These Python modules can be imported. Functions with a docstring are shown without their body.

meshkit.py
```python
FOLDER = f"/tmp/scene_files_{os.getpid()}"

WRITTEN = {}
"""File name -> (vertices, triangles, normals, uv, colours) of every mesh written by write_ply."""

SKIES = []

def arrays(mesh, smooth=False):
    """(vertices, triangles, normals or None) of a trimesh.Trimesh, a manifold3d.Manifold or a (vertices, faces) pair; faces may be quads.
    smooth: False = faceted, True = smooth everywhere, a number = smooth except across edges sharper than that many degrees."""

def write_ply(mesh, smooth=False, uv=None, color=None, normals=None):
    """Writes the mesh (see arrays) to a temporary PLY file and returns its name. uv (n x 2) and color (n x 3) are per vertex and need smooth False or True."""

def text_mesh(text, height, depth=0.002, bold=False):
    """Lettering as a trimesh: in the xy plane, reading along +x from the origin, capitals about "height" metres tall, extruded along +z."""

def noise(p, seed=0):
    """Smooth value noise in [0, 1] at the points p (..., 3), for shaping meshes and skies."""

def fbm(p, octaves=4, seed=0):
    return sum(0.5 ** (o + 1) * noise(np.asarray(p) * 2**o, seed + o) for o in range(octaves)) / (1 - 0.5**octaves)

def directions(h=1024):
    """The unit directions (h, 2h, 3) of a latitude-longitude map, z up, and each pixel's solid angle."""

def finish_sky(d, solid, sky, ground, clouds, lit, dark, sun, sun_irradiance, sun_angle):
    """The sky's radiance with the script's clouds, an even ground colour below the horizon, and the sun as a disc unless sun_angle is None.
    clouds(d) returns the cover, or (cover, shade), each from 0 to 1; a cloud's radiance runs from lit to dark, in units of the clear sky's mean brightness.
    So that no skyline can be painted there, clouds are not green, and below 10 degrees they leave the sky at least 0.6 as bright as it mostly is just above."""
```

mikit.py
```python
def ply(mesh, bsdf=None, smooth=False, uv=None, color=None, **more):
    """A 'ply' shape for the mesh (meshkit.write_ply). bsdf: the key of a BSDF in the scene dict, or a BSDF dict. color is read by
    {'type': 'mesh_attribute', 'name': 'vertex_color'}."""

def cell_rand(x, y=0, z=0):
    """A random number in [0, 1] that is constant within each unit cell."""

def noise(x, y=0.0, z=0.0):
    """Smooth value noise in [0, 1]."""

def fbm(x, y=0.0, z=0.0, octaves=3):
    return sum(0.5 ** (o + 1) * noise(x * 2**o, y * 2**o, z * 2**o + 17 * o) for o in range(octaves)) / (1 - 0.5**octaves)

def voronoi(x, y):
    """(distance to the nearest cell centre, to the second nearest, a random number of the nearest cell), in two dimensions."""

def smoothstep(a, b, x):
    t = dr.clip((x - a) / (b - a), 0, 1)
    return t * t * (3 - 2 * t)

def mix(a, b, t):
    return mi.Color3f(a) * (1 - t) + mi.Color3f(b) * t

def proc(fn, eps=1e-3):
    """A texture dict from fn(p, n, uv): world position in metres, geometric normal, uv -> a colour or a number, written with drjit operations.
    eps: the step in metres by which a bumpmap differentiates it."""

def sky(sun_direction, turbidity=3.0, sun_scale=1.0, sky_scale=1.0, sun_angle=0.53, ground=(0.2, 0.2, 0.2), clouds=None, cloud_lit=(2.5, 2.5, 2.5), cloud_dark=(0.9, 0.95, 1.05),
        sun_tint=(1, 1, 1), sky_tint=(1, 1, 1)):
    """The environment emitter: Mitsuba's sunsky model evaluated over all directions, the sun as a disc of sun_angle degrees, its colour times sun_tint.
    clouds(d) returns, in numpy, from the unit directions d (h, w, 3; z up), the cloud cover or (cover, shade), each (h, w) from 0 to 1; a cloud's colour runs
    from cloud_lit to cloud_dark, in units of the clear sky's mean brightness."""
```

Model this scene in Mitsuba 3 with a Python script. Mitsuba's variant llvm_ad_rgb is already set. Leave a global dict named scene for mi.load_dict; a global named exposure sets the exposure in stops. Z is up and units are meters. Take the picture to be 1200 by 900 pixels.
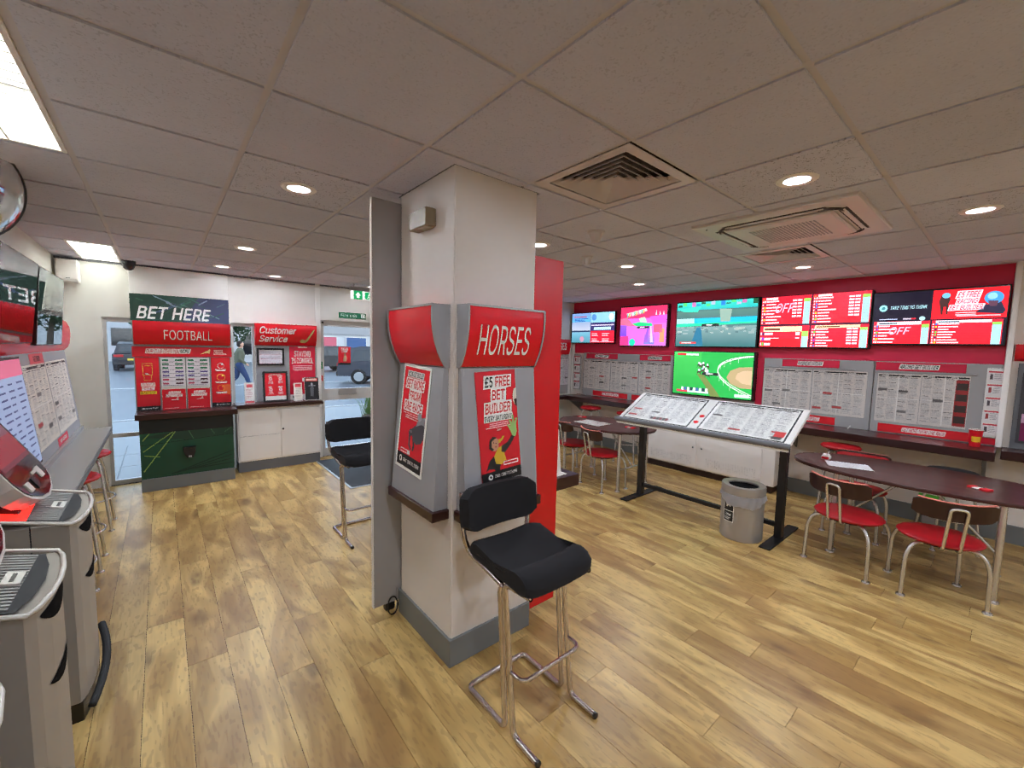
import math, random
import numpy as np, trimesh, drjit as dr, mitsuba as mi
from shapely.geometry import Polygon
import mikit, meshkit

T = mi.ScalarTransform4f
scene, labels = {}, {}
rng = random.Random(7)

# ------------------------------------------------------------------ camera, light, exposure
EYE = np.array([0.0, 0.0, 1.65])
YAW, PITCH, ROLL, FOC = 0.6975, 0.0842, 0.0221, 490.84
_f = np.array([math.sin(YAW) * math.cos(PITCH), math.cos(YAW) * math.cos(PITCH), -math.sin(PITCH)])
_r = np.array([math.cos(YAW), -math.sin(YAW), 0])
_u = np.cross(_r, _f)
_u = -_r * math.sin(ROLL) + _u * math.cos(ROLL)
scene['camera'] = {'type': 'perspective', 'fov': 2 * math.degrees(math.atan(600 / FOC)), 'fov_axis': 'x', 'near_clip': 0.02,
                   'to_world': T().look_at(EYE.tolist(), (EYE + _f).tolist(), _u.tolist())}
exposure = 0.12
SKY = 800.0
scene['sky'] = mikit.sky((0.3, -0.6, 0.35), turbidity=6, sun_scale=0.0, sky_scale=0.022 * SKY, ground=(0.15, 0.15, 0.16),
                         clouds=lambda d: (np.full(d.shape[:2], 0.85), np.clip(0.5 + 0.9 * (meshkit.fbm(d * 3.0, 3, 5) - 0.5), 0, 1)),
                         cloud_lit=(0.90, 1.22, 1.58), cloud_dark=(0.62, 0.90, 1.24))
LAMP = 320.0          # radiance of the downlights
PANEL = 6.0           # radiance of the fluorescent panels
SCREEN = 1.0
ROOM_H = 2.5


def S(r, g, b):
    c = np.array([r, g, b], float) / 255
    return [float(v) for v in np.where(c <= 0.04045, c / 12.92, ((c + 0.055) / 1.055) ** 2.4)]


# ------------------------------------------------------------------ materials
def mat(name, color, rough=0.6, metal=0.0, **k):
    scene['mat_' + name] = {'type': 'twosided', 'b': {'type': 'principled', 'base_color': color if isinstance(color, dict) else {'type': 'rgb', 'value': color}, 'roughness': rough, 'metallic': metal, **k}}


def vcol():
    return {'type': 'mesh_attribute', 'name': 'vertex_color'}


RED = S(212, 20, 34)
mat('white', S(226, 224, 218), 0.55)
mat('wall', S(214, 211, 204), 0.7)
mat('column', S(222, 216, 210), 0.6)
mat('cream', S(242, 238, 233), 0.5)
mat('lower_wall', S(222, 213, 204), 0.7)
mat('red_wall', S(204, 28, 64), 0.5)
mat('red', RED, 0.25, specular=0.5)
mat('red_board', S(200, 14, 22), 0.35)
mat('grey', S(150, 150, 153), 0.4)
mat('grey_dark', S(104, 106, 110), 0.5)
mat('grey_panel', S(156, 154, 153), 0.45)
mat('alu', S(168, 168, 168), 0.35, 0.6)
mat('skirting', S(112, 116, 116), 0.5)
mat('brown', S(50, 25, 24), 0.22)
mat('brown_edge', S(44, 24, 24), 0.35)
mat('counter_grey', S(128, 124, 120), 0.25)
mat('black', S(22, 22, 24), 0.4)
mat('recess', S(12, 12, 13), 0.95, specular=0.1)
mat('rubber', S(40, 42, 44), 0.7)
mat('bezel', S(14, 14, 16), 0.25)
mat('fabric', S(20, 20, 23), 0.95, sheen=0.4)
mat('vinyl', S(172, 24, 32), 0.35)
mat('plastic_white', S(232, 230, 224), 0.35)
mat('plastic_cream', S(150, 140, 112), 0.4)
mat('machine', S(146, 140, 132), 0.4, 0.1)
mat('machine_rim', S(206, 204, 198), 0.3, 0.3)
mat('machine_deck', S(150, 152, 150), 0.35, 0.3)
mat('dark_glass', S(10, 10, 12), 0.05, specular=0.8)
mat('steel_bin', S(172, 168, 164), 0.32, 0.5)
mat('print', vcol(), 0.45)
mat('gloss_print', vcol(), 0.2)
mat('tee', S(190, 187, 188), 0.5)
mat('ac', S(198, 192, 190), 0.4)
mat('vent_dark', S(70, 62, 58), 0.7)
mat('green_sign', S(0, 110, 60), 0.4)
mat('door_frame', S(196, 194, 190), 0.4)
mat('tarmac', S(92, 96, 102), 0.35)
mat('kerb', S(150, 150, 150), 0.6)
mat('pavement', S(120, 122, 124), 0.45)
mat('facade', S(188, 188, 190), 0.8)
mat('far_brick', S(120, 84, 70), 0.9)
mat('shop_pink', S(196, 84, 104), 0.4)
mat('shop_blue', S(40, 80, 130), 0.5)
mat('car_dark', S(20, 23, 32), 0.3, 0.1, clearcoat=0.3)
mat('car_grey', S(38, 43, 56), 0.3, 0.1, clearcoat=0.3)
mat('car_glass', S(18, 22, 28), 0.05, specular=0.8)
mat('tyre', S(18, 18, 18), 0.9)
mat('tail', S(170, 12, 16), 0.2)
mat('plate', S(220, 190, 60), 0.5)
mat('skin', S(200, 150, 125), 0.6)
mat('jacket', S(92, 92, 74), 0.9)
mat('jeans', S(38, 56, 92), 0.9)
mat('hair', S(40, 30, 25), 0.9)
mat('bark', S(70, 60, 52), 0.95)
mat('ply_edge', S(205, 120, 105), 0.6)
mat('beige_box', S(128, 112, 86), 0.4)
scene['mat_chrome'] = {'type': 'roughconductor', 'material': 'Cr', 'alpha': 0.08}
scene['mat_satin'] = {'type': 'roughconductor', 'alpha': 0.28, 'specular_reflectance': {'type': 'rgb', 'value': [0.72, 0.70, 0.68]}}
scene['mat_mirror'] = {'type': 'twosided', 'b': {'type': 'conductor', 'specular_reflectance': {'type': 'rgb', 'value': [0.85, 0.86, 0.86]}}}
scene['mat_screen_gloss'] = {'type': 'twosided', 'b': {'type': 'conductor', 'specular_reflectance': {'type': 'rgb', 'value': [0.62, 0.66, 0.68]}}}
scene['mat_pane'] = {'type': 'thindielectric'}
scene['mat_bag'] = {'type': 'principledthin', 'base_color': {'type': 'rgb', 'value': [0.75, 0.75, 0.78]}, 'roughness': 0.4, 'spec_trans': 0.55, 'diff_trans': 0.6}
scene['mat_leaf'] = {'type': 'principledthin', 'base_color': {'type': 'rgb', 'value': S(84, 112, 60)}, 'roughness': 0.6, 'diff_trans': 0.6}
scene['mat_foliage'] = {'type': 'principledthin', 'base_color': {'type': 'rgb', 'value': S(50, 72, 50)}, 'roughness': 0.7, 'diff_trans': 0.5}


def plank_tex(p, n, uv):
    """Oak laminate: grain along y; uv holds two random numbers of the plank."""
    a, b = uv.x, uv.y
    x, y = p.x + a * 37.0, p.y + b * 53.0
    w = mikit.fbm(x * 3.1, y * 1.2, a * 9.0, octaves=2)
    n1 = mikit.fbm(x * 10.0 + 3.4 * w, y * 2.4 + 2.6 * w, b * 7.0, octaves=3)
    fine = mikit.noise(x * 150.0 + 5.0 * n1, y * 5.0)
    rings = 0.5 + 0.5 * dr.sin(46.0 * n1 + 20.0 * x)
    base = mikit.mix(S(214, 181, 116), S(172, 136, 78), mikit.smoothstep(0.30, 0.68, n1))
    base = mikit.mix(base, mi.Color3f(S(162, 124, 70)), 0.55 * a * mikit.smoothstep(0.2, 0.9, w))
    base = base * (0.87 + 0.12 * b) * (0.95 + 0.07 * rings) * (0.96 + 0.07 * fine)
    blot = mikit.smoothstep(0.52, 0.70, mikit.fbm(x * 4.6 + 2.2 * w, y * 1.9 + w, 3.0 + a, octaves=3))
    base = mikit.mix(base, mi.Color3f(S(138, 100, 58)), 0.55 * blot)
    d1, d2, v = mikit.voronoi(x * 4.2 + 0.5 * w, y * 1.7 + 0.4 * w)
    d = d1 + 0.34 * (n1 - 0.5)
    spot = (1 - mikit.smoothstep(0.03, 0.26, d)) * mikit.smoothstep(0.62, 0.72, v)
    speck = mikit.smoothstep(0.66, 0.80, mikit.noise(x * 120.0 + 4.0 * n1, y * 24.0))
    base = mikit.mix(base, mi.Color3f(S(128, 94, 58)), 0.28 * speck)
    return mikit.mix(base, mi.Color3f(S(98, 66, 40)), spot * (0.30 + 0.45 * mikit.noise(x * 34.0 + 9.0 * w, y * 16.0)))


mat('plank', mikit.proc(plank_tex), 0.36, specular=0.45)


def tile_tex(p, n, uv):
    """Mineral fibre tile, faint stains; uv.x tone, uv.y how strongly the fissures show."""
    dirt = mikit.fbm(p.x * 1.8 + 9, p.y * 1.8, octaves=3)
    grain = mikit.noise(p.x * 160.0, p.y * 160.0)
    c = mikit.mix(S(192, 193, 206), S(179, 180, 191), dirt) * (0.94 + 0.09 * uv.x) * (0.975 + 0.05 * grain)
    hole = mikit.smoothstep(0.72, 0.80, mikit.noise(p.x * 190.0, p.y * 190.0, 2.0)) * mikit.smoothstep(0.30, 0.6, mikit.noise(p.x * 40.0, p.y * 40.0))
    return c * (1 - (0.10 + 0.5 * uv.y) * hole)


mat('tile', mikit.proc(tile_tex), 0.9)


def wood_tex(p, n, uv):
    g = mikit.fbm(p.x * 60.0, p.y * 5.0, p.z * 60.0, octaves=3)
    return mikit.mix(S(78, 40, 35), S(52, 26, 24), g)


mat('table_wood', mikit.proc(wood_tex), 0.25)

# ------------------------------------------------------------------ helpers
XF = [np.eye(4)]


def place(x=0.0, y=0.0, z=0.0, deg=0.0):
    c, s = math.cos(math.radians(deg)), math.sin(math.radians(deg))
    XF[0] = np.array([[c, -s, 0, x], [s, c, 0, y], [0, 0, 1, z], [0, 0, 0, 1.0]])


def numbered(base):
    if base not in USED:
        USED[base] = 0
        return base
    USED[base] += 1
    return f'{base}_{USED[base]:03d}'


USED = {}


def world(mesh):
    if isinstance(mesh, (tuple, list)):
        v, f = np.asarray(mesh[0], float), np.asarray(mesh[1], int)
    else:
        v, f, _ = meshkit.arrays(mesh)
    return np.c_[v, np.ones(len(v))] @ XF[0][:3].T, f


def thing(name, label, cat, group=None):
    k = numbered(name)
    labels[k] = {'label': label, 'category': cat}
    if group:
        labels[k]['group'] = group
    return k


def put(k, mesh, m, smooth=False, uv=None, color=None, **more):
    v, f = world(mesh)
    if smooth not in (False, True):
        mesh = trimesh.Trimesh(v, f, process=True)
    else:
        mesh = (v, f)
    scene[k] = mikit.ply(mesh, 'mat_' + m, smooth=smooth, uv=uv, color=color, **more)
    return k


def part(parent, name, mesh, m, smooth=False, label=None, kind=None, **k):
    key = put(numbered(parent + '__' + name), mesh, m, smooth, **k)
    if label or kind:
        labels[key] = {}
        if label:
            labels[key]['label'] = label
        if kind:
            labels[key]['kind'] = kind
    return key


def solo(name, mesh, m, label, cat, group=None, smooth=False, **k):
    key = thing(name, label, cat, group)
    return put(key, mesh, m, smooth, **k)


def struct(name, mesh, m, smooth=False, **k):
    put(name, mesh, m, smooth, **k)
    USED.setdefault(name, 0)
    labels[name] = {'kind': 'structure'}
    return name


def box(x0, x1, y0, y1, z0, z1):
    m = trimesh.creation.box([abs(x1 - x0), abs(y1 - y0), abs(z1 - z0)])
    m.apply_translation([(x0 + x1) / 2, (y0 + y1) / 2, (z0 + z1) / 2])
    return m


def bev(x0, x1, y0, y1, z0, z1, b=0.004):
    p = []
    for sx, X in ((1, x0), (-1, x1)):
        for sy, Y in ((1, y0), (-1, y1)):
            for sz, Z in ((1, z0), (-1, z1)):
                p += [[X + sx * b, Y + sy * b, Z], [X + sx * b, Y, Z + sz * b], [X, Y + sy * b, Z + sz * b]]
    return trimesh.PointCloud(np.array(p)).convex_hull


def cat(*ms):
    return trimesh.util.concatenate([m if isinstance(m, trimesh.Trimesh) else trimesh.Trimesh(*m, process=False) for m in ms])


def extr(pts, a, b, axis='x', holes=None):
    """A profile extruded along an axis: for 'x' the profile is (y, z), for 'y' (x, z), for 'z' (x, y)."""
    m = trimesh.creation.extrude_polygon(Polygon(pts, holes), b - a, engine='earcut')
    v = m.vertices + [0, 0, a]
    perm = {'x': [2, 0, 1], 'y': [0, 2, 1], 'z': [0, 1, 2]}[axis]
    f = m.faces if axis != 'y' else m.faces[:, ::-1]
    return trimesh.Trimesh(v[:, perm], f, process=False)


def fillet(pts, r, n=5):
    pts = [np.array(p, float) for p in pts]
    out = [pts[0]]
    for a, b, c in zip(pts, pts[1:], pts[2:]):
        u, w = (a - b), (c - b)
        lu, lw = np.linalg.norm(u), np.linalg.norm(w)
        q = min(r, lu * 0.49, lw * 0.49)
        p0, p1 = b + u / lu * q, b + w / lw * q
        for t in np.linspace(0, 1, n + 1):
            out.append((1 - t) ** 2 * p0 + 2 * t * (1 - t) * b + t * t * p1)
    return np.array(out + [pts[-1]])


def tube(pts, r, n=10, bend=0.0, closed=False):
    p = fillet(pts, bend) if bend else np.array(pts, float)
    if closed:
        p = np.vstack([p, p[:1]])
    t = np.gradient(p, axis=0)
    t /= np.linalg.norm(t, axis=1, keepdims=True) + 1e-12
    a = np.cross(t[0], [0, 0, 1.0] if abs(t[0][2]) < 0.9 else [1.0, 0, 0])
    rings = []
    for i in range(len(p)):
        a = a - t[i] * (a @ t[i])
        a /= np.linalg.norm(a)
        b = np.cross(t[i], a)
        ang = np.arange(n) * 2 * math.pi / n
        rr = r[i] if hasattr(r, '__len__') else r
        rings.append(p[i] + rr * (np.cos(ang)[:, None] * a + np.sin(ang)[:, None] * b))
    v = np.vstack(rings + [p[:1], p[-1:]])
    f = []
    for i in range(len(p) - 1):
        for j in range(n):
            k = (j + 1) % n
            f += [[i * n + j, (i + 1) * n + j, (i + 1) * n + k], [i * n + j, (i + 1) * n + k, i * n + k]]
    e = (len(p) - 1) * n
    for j in range(n):
        k = (j + 1) % n
        f += [[len(v) - 2, j, k], [len(v) - 1, e + k, e + j]]
    m = trimesh.Trimesh(v, np.array(f), process=False)
    if m.volume < 0:
        m.invert()
    return m


def lathe(prof, n=32, at=(0, 0, 0)):
    m = trimesh.creation.revolve(np.array(prof, float), sections=n)
    m.apply_translation(at)
    return m


def disc_y(x, z, r, y0, y1, n=20):
    """A short round rod along y."""
    m = trimesh.creation.cylinder(r, abs(y1 - y0), sections=n)
    m.apply_transform(trimesh.transformations.rotation_matrix(math.pi / 2, [1, 0, 0]))
    m.apply_translation([x, (y0 + y1) / 2, z])
    return m


def turn(m, deg, axis, at=(0, 0, 0)):
    m = m.copy()
    m.apply_transform(trimesh.transformations.rotation_matrix(math.radians(deg), axis, at))
    return m


def bent_slab(w, h, t, radius, n=10, bev_=0.3):
    """A panel of width w (x), height h (z), thickness t, bent about a vertical axis so that its ends come towards -y."""
    xs = np.linspace(-w / 2, w / 2, n + 1)
    prof = [(-1 + 0.0, -1 + bev_), (-1 + bev_ * 0.3, -1), (1 - bev_ * 0.3, -1), (1, -1 + bev_), (1, 1 - bev_), (1 - bev_ * 0.3, 1), (-1 + bev_ * 0.3, 1), (-1, 1 - bev_)]
    v, f = [], []
    for i, x in enumerate(xs):
        ang = x / radius
        e = abs(x) / (w / 2)
        sh = 1 - 0.35 * max(0, e - 0.8) / 0.2 if bev_ else 1
        for a, b in prof:
            rr = radius + a * t / 2
            v.append([rr * math.sin(ang), rr * math.cos(ang) - radius, b * h / 2 * sh])
    k = len(prof)
    for i in range(n):
        for j in range(k):
            l = (j + 1) % k
            f += [[i * k + j, (i + 1) * k + j, (i + 1) * k + l], [i * k + j, (i + 1) * k + l, i * k + l]]
    for j in range(1, k - 1):
        f += [[0, j, j + 1], [n * k, n * k + j + 1, n * k + j]]
    m = trimesh.Trimesh(np.array(v), np.array(f), process=False)
    if m.volume < 0:
        m.invert()
    return m


TEXTS = {}


def flat_text(s, h, bold=False):
    if (s, bold) not in TEXTS:
        m = meshkit.text_mesh(s, 1.0, 0.01, bold)
        f = m.faces[m.face_normals[:, 2] > 0.9]
        idx, inv = np.unique(f, return_inverse=True)
        TEXTS[s, bold] = (m.vertices[idx][:, :2], inv.reshape(-1, 3))
    v, f = TEXTS[s, bold]
    return v * h, f


class Canvas:
    """Flat print: coloured pieces in a plane (x right, y up), stacked by fractions of a millimetre."""

    def __init__(self, w, h, bg, thick=0.0):
        self.w, self.h, self.bg, self.thick, self.items = w, h, bg, thick, []

    def add(self, v, f, c, z):
        v = np.asarray(v, float)
        self.items.append((np.c_[v, np.full(len(v), z)], np.asarray(f, int), c))

    def rect(self, x0, y0, x1, y1, c, z=1):
        self.add([[x0, y0], [x1, y0], [x1, y1], [x0, y1]], [[0, 1, 2], [0, 2, 3]], c, z)

    def grad(self, x0, y0, x1, y1, c0, c1, z=1):
        self.items.append((np.array([[x0, y0, z], [x1, y0, z], [x1, y1, z], [x0, y1, z]], float), np.array([[0, 1, 2], [0, 2, 3]]), [c0, c0, c1, c1]))

    def poly(self, pts, c, z=1):
        m = trimesh.creation.triangulate_polygon(Polygon(pts).buffer(0), engine='earcut')
        v, f = np.asarray(m[0]), np.asarray(m[1])
        n = np.cross(v[f[:, 1]] - v[f[:, 0]], v[f[:, 2]] - v[f[:, 0]])
        f[n < 0] = f[n < 0][:, ::-1]
        self.add(v, f, c, z)

    def ell(self, cx, cy, rx, ry, c, z=1, n=18):
        a = np.arange(n) * 2 * math.pi / n
        self.add(np.vstack([[cx, cy], np.c_[cx + rx * np.cos(a), cy + ry * np.sin(a)]]), [[0, 1 + i, 1 + (i + 1) % n] for i in range(n)], c, z)

    def line(self, x0, y0, x1, y1, w, c, z=1):
        d = np.array([x1 - x0, y1 - y0])
        k = np.array([-d[1], d[0]]) / (np.linalg.norm(d) + 1e-9) * w / 2
        p, q = np.array([x0, y0]), np.array([x1, y1])
        self.add([p - k, q - k, q + k, p + k], [[0, 1, 2], [0, 2, 3]], c, z)

    def text(self, s, x, y, h, c, w=None, z=2, bold=True, shear=0.0, anchor='c', back=None, pad=0.18):
        """w: the width that the words are fitted to; back: the colour of a slanted label behind them."""
        v, f = flat_text(s, h, bold)
        v = v.copy()
        v[:, 0] -= v[:, 0].min()
        tw = v[:, 0].max()
        k = w / tw if w else 1.0
        v[:, 0] *= k
        tw *= k
        v[:, 0] += v[:, 1] * shear
        off = {'c': -tw / 2, 'l': 0, 'r': -tw}[anchor]
        v += [x + off, y]
        if back is not None:
            a, b, p = x + off - pad * h, x + off + tw + pad * h, pad * h
            self.add([[a - p * shear, y - p], [b - p * shear, y - p], [b + (h + p) * shear, y + h + p], [a + (h + p) * shear, y + h + p]], [[0, 1, 2], [0, 2, 3]], back, z - 0.5)
        self.add(v, f, c, z)

    def lines(self, x0, x1, y1, n, dy, hgt, c, z=1, seed=0, ragged=0.3, center=False):
        r = random.Random(seed)
        for i in range(n):
            l = (x1 - x0) * (1 - ragged * r.random())
            a = (x0 + x1 - l) / 2 if center else x0
            self.rect(a, y1 - i * dy - hgt, a + l, y1 - i * dy, c, z)

    def mesh(self, o, ux=(1, 0, 0), uy=(0, 0, 1), step=0.0003, gain=1.0):
        o, ux, uy = (np.asarray(q, float) for q in (o, ux, uy))
        n = np.cross(ux, uy)
        V, F, C, UV, k = [], [], [], [], 0
        base = np.array([[0, 0, 0], [self.w, 0, 0], [self.w, self.h, 0], [0, self.h, 0]], float)
        items = [(base, np.array([[0, 1, 2], [0, 2, 3]]), self.bg)] + self.items
        if self.thick:
            b = np.vstack([base, base])
            items.append((b, np.array([[4, 6, 5], [4, 7, 6], [0, 4, 5], [0, 5, 1], [1, 5, 6], [1, 6, 2], [2, 6, 7], [2, 7, 3], [3, 7, 4], [3, 4, 0]]), self.bg))
        for i, (v, f, c) in enumerate(items):
            z = v[:, 2] * step
            if self.thick and i == len(items) - 1:
                z = np.array([0] * 4 + [-self.thick] * 4, float)
            V.append(o + v[:, :1] * ux + v[:, 1:2] * uy + z[:, None] * n)
            F.append(f + k)
            k += len(v)
            c = np.asarray(c, float)
            C.append(np.broadcast_to(c, (len(v), 3)) * gain)
            UV.append(v[:, :2] / [self.w, self.h])
        return (np.vstack(V), np.vstack(F)), np.vstack(C), np.vstack(UV)

    def put(self, parent, name, o, ux=(1, 0, 0), uy=(0, 0, 1), m='print', label=None, cat_=None, group=None):
        mesh, c, uv = self.mesh(o, ux, uy)
        if cat_:
            return solo(name, mesh, m, label, cat_, group, color=c)
        return part(parent, name, mesh, m, label=label, color=c)


W_, K_, R_, G_ = S(238, 236, 232), S(18, 18, 20), S(205, 24, 38), S(140, 140, 142)

# ------------------------------------------------------------------ the room shell
XL, XR, YF, YB, ZC = -0.815, 5.82, 6.42, -4.0, ROOM_H
place()
struct('floor', box(XL - 0.1, XR + 0.1, YB - 0.1, YF + 0.1, -0.12, -0.004), 'brown_edge')
pw, px0 = 0.1685, 0.046 - 0.1685 * 6
i = 0
NAIL = random.Random(11)
x = px0
PL = random.Random(5)
while x < XR:
    y = -0.75 - 1.25 * PL.random()
    while y < YF:
        a, b = max(XL, x), min(XR, x + pw)
        c, d = max(-0.75, y), min(YF, y + 1.25)
        if b - a > 0.01 and d - c > 0.02:
            g = 0.0009
            m = box(a + g, b - g, c + g, d - g, -0.004, 0.0)
            part('floor', 'plank', m, 'plank', uv=np.tile([PL.random(), PL.random()], (len(m.vertices), 1)))
        y += 1.25
    x += pw
part('floor', 'rear_boards', box(XL, XR, YB, -0.752, -0.004, 0.0), 'plank', uv=np.tile([0.4, 0.6], (8, 1)))

# ceiling: grid of tees at 2.506, tegular tiles dropping to 2.500
GX, GY, GX0, GY0 = 0.593, 0.607, -0.283, 1.671
struct('ceiling', box(XL - 0.1, XR + 0.1, YB - 0.1, YF + 0.1, 2.62, 2.72), 'grey_dark')
for i in range(-1, 12):
    X = GX0 + GX * i
    if XL < X < XR:
        part('ceiling', 'main_tee', box(X - 0.013, X + 0.013, YB, YF, ZC + 0.007, ZC + 0.030), 'tee')
for j in range(-9, 9):
    Y = GY0 + GY * j
    if YB < Y < YF:
        part('ceiling', 'cross_tee', box(XL, XR, Y - 0.013, Y + 0.013, ZC + 0.008, ZC + 0.029), 'tee')
LIGHTS = [(0.613, 2.592), (0.621, 4.528), (0.565, 5.80), (1.148, 6.10), (2.406, 2.562), (3.624, 2.565), (4.683, 3.123), (2.412, 0.748),
          (4.808, 1.383), (3.629, 0.191), (2.408, 6.10), (0.61, 0.76), (0.61, -1.06), (2.41, -1.06), (4.3, -1.3), (2.41, -2.9), (4.8, -2.9), (0.61, -2.9)]
COL = (1.09, 1.62, 1.75, 2.33)
PANELS = {(-1, 0), (-1, 1)}
DIFF = [(3, -1), (7, -1)]
ACC = (2.785, 3.70, 0.575, 1.475)
t_r = random.Random(3)
for i in range(-1, 11):
    for j in range(-10, 8):
        a, b = GX0 + GX * i + 0.012, GX0 + GX * (i + 1) - 0.012
        c, d = GY0 + GY * j + 0.012, GY0 + GY * (j + 1) - 0.012
        a, b, c, d = max(a, XL), min(b, XR), max(c, YB), min(d, YF)
        if b - a < 0.03 or d - c < 0.03 or (i, j) in PANELS or (i, j) in DIFF:
            continue
        hole = None
        if (i, j) in ((-1, 6), (-1, 7)):
            b = -0.615
        if a < COL[1] and b > COL[0] and c < COL[3] and d > COL[2]:
            q = Polygon([(a, c), (b, c), (b, d), (a, d)]).difference(Polygon([(COL[0] - .012, COL[2] - .012), (COL[1] + .012, COL[2] - .012), (COL[1] + .012, COL[3] + .012), (COL[0] - .012, COL[3] + .012)]))
            if q.area < 0.003:
                continue
            gs = list(getattr(q, 'geoms', [q]))
            m = cat(*[trimesh.creation.extrude_polygon(g, 0.016, engine='earcut') for g in gs])
            m.apply_translation([0, 0, ZC])
        else:
            m = box(a, b, c, d, ZC, ZC + 0.016)
        lit = any(a < lx < b and c < ly < d for lx, ly in LIGHTS[:11])
        part('ceiling', 'tile', m, 'tile', uv=np.tile([t_r.random(), 0.8 if lit else 0.15 * t_r.random()], (len(m.vertices), 1)))

# walls
struct('wall_left', box(XL - 0.12, XL, YB, YF + 0.12, 0, 2.62), 'wall')
struct('wall_back', box(XL, XR, YB - 0.12, YB, 0, 2.62), 'wall')
# right wall: lower painted part, red band over 1.62, alcove beyond the post
struct('wall_right', box(XR, XR + 0.12, YB, 6.5, 0, 2.62), 'lower_wall')
struct('trim_5', box(XR - 0.012, XR, 0.055, 5.22, 1.60, 2.50), 'red_wall')
struct('trim_6', box(XR - 0.02, XR - 0.012, 2.005, 2.085, 0.88, 1.60), 'red_wall')
struct('trim_1', bev(5.735, XR, 0.012, 0.052, 0.861, 2.5, 0.004), 'cream')
struct('trim_2', bev(5.765, XR - 0.012, 5.155, 5.2, 0.861, 1.80, 0.003), 'white')
# far wall (door wall), with its openings, and the step back at the right
OPEN = [(-0.485, -0.13, 0.0, 1.90), (0.69, 0.955, 0.0, 1.90), (1.77, 2.62, 0.0, 2.0)]
wall_p = Polygon([(XL, 0), (4.2, 0), (4.2, 2.62), (XL, 2.62)])
for a, b, c, d in OPEN:
    wall_p = wall_p.difference(Polygon([(a, c - 0.01), (b, c - 0.01), (b, d), (a, d)]))
m = trimesh.creation.extrude_polygon(wall_p, 0.16, engine='earcut')
v = m.vertices[:, [0, 2, 1]] + [0, YF, 0]
struct('wall_far', trimesh.Trimesh(v, m.faces[:, ::-1], process=False), 'wall')
struct('wall_step', box(4.2, XR, 5.215, 5.34, 0, 2.62), 'wall')
struct('wall_return', box(4.2, 4.3, 5.34, YF + 0.16, 0, 2.62), 'wall')
struct('baseboard_right', bev(XR - 0.018, XR, YB, 5.215, 0, 0.165, 0.003), 'skirting')
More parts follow.
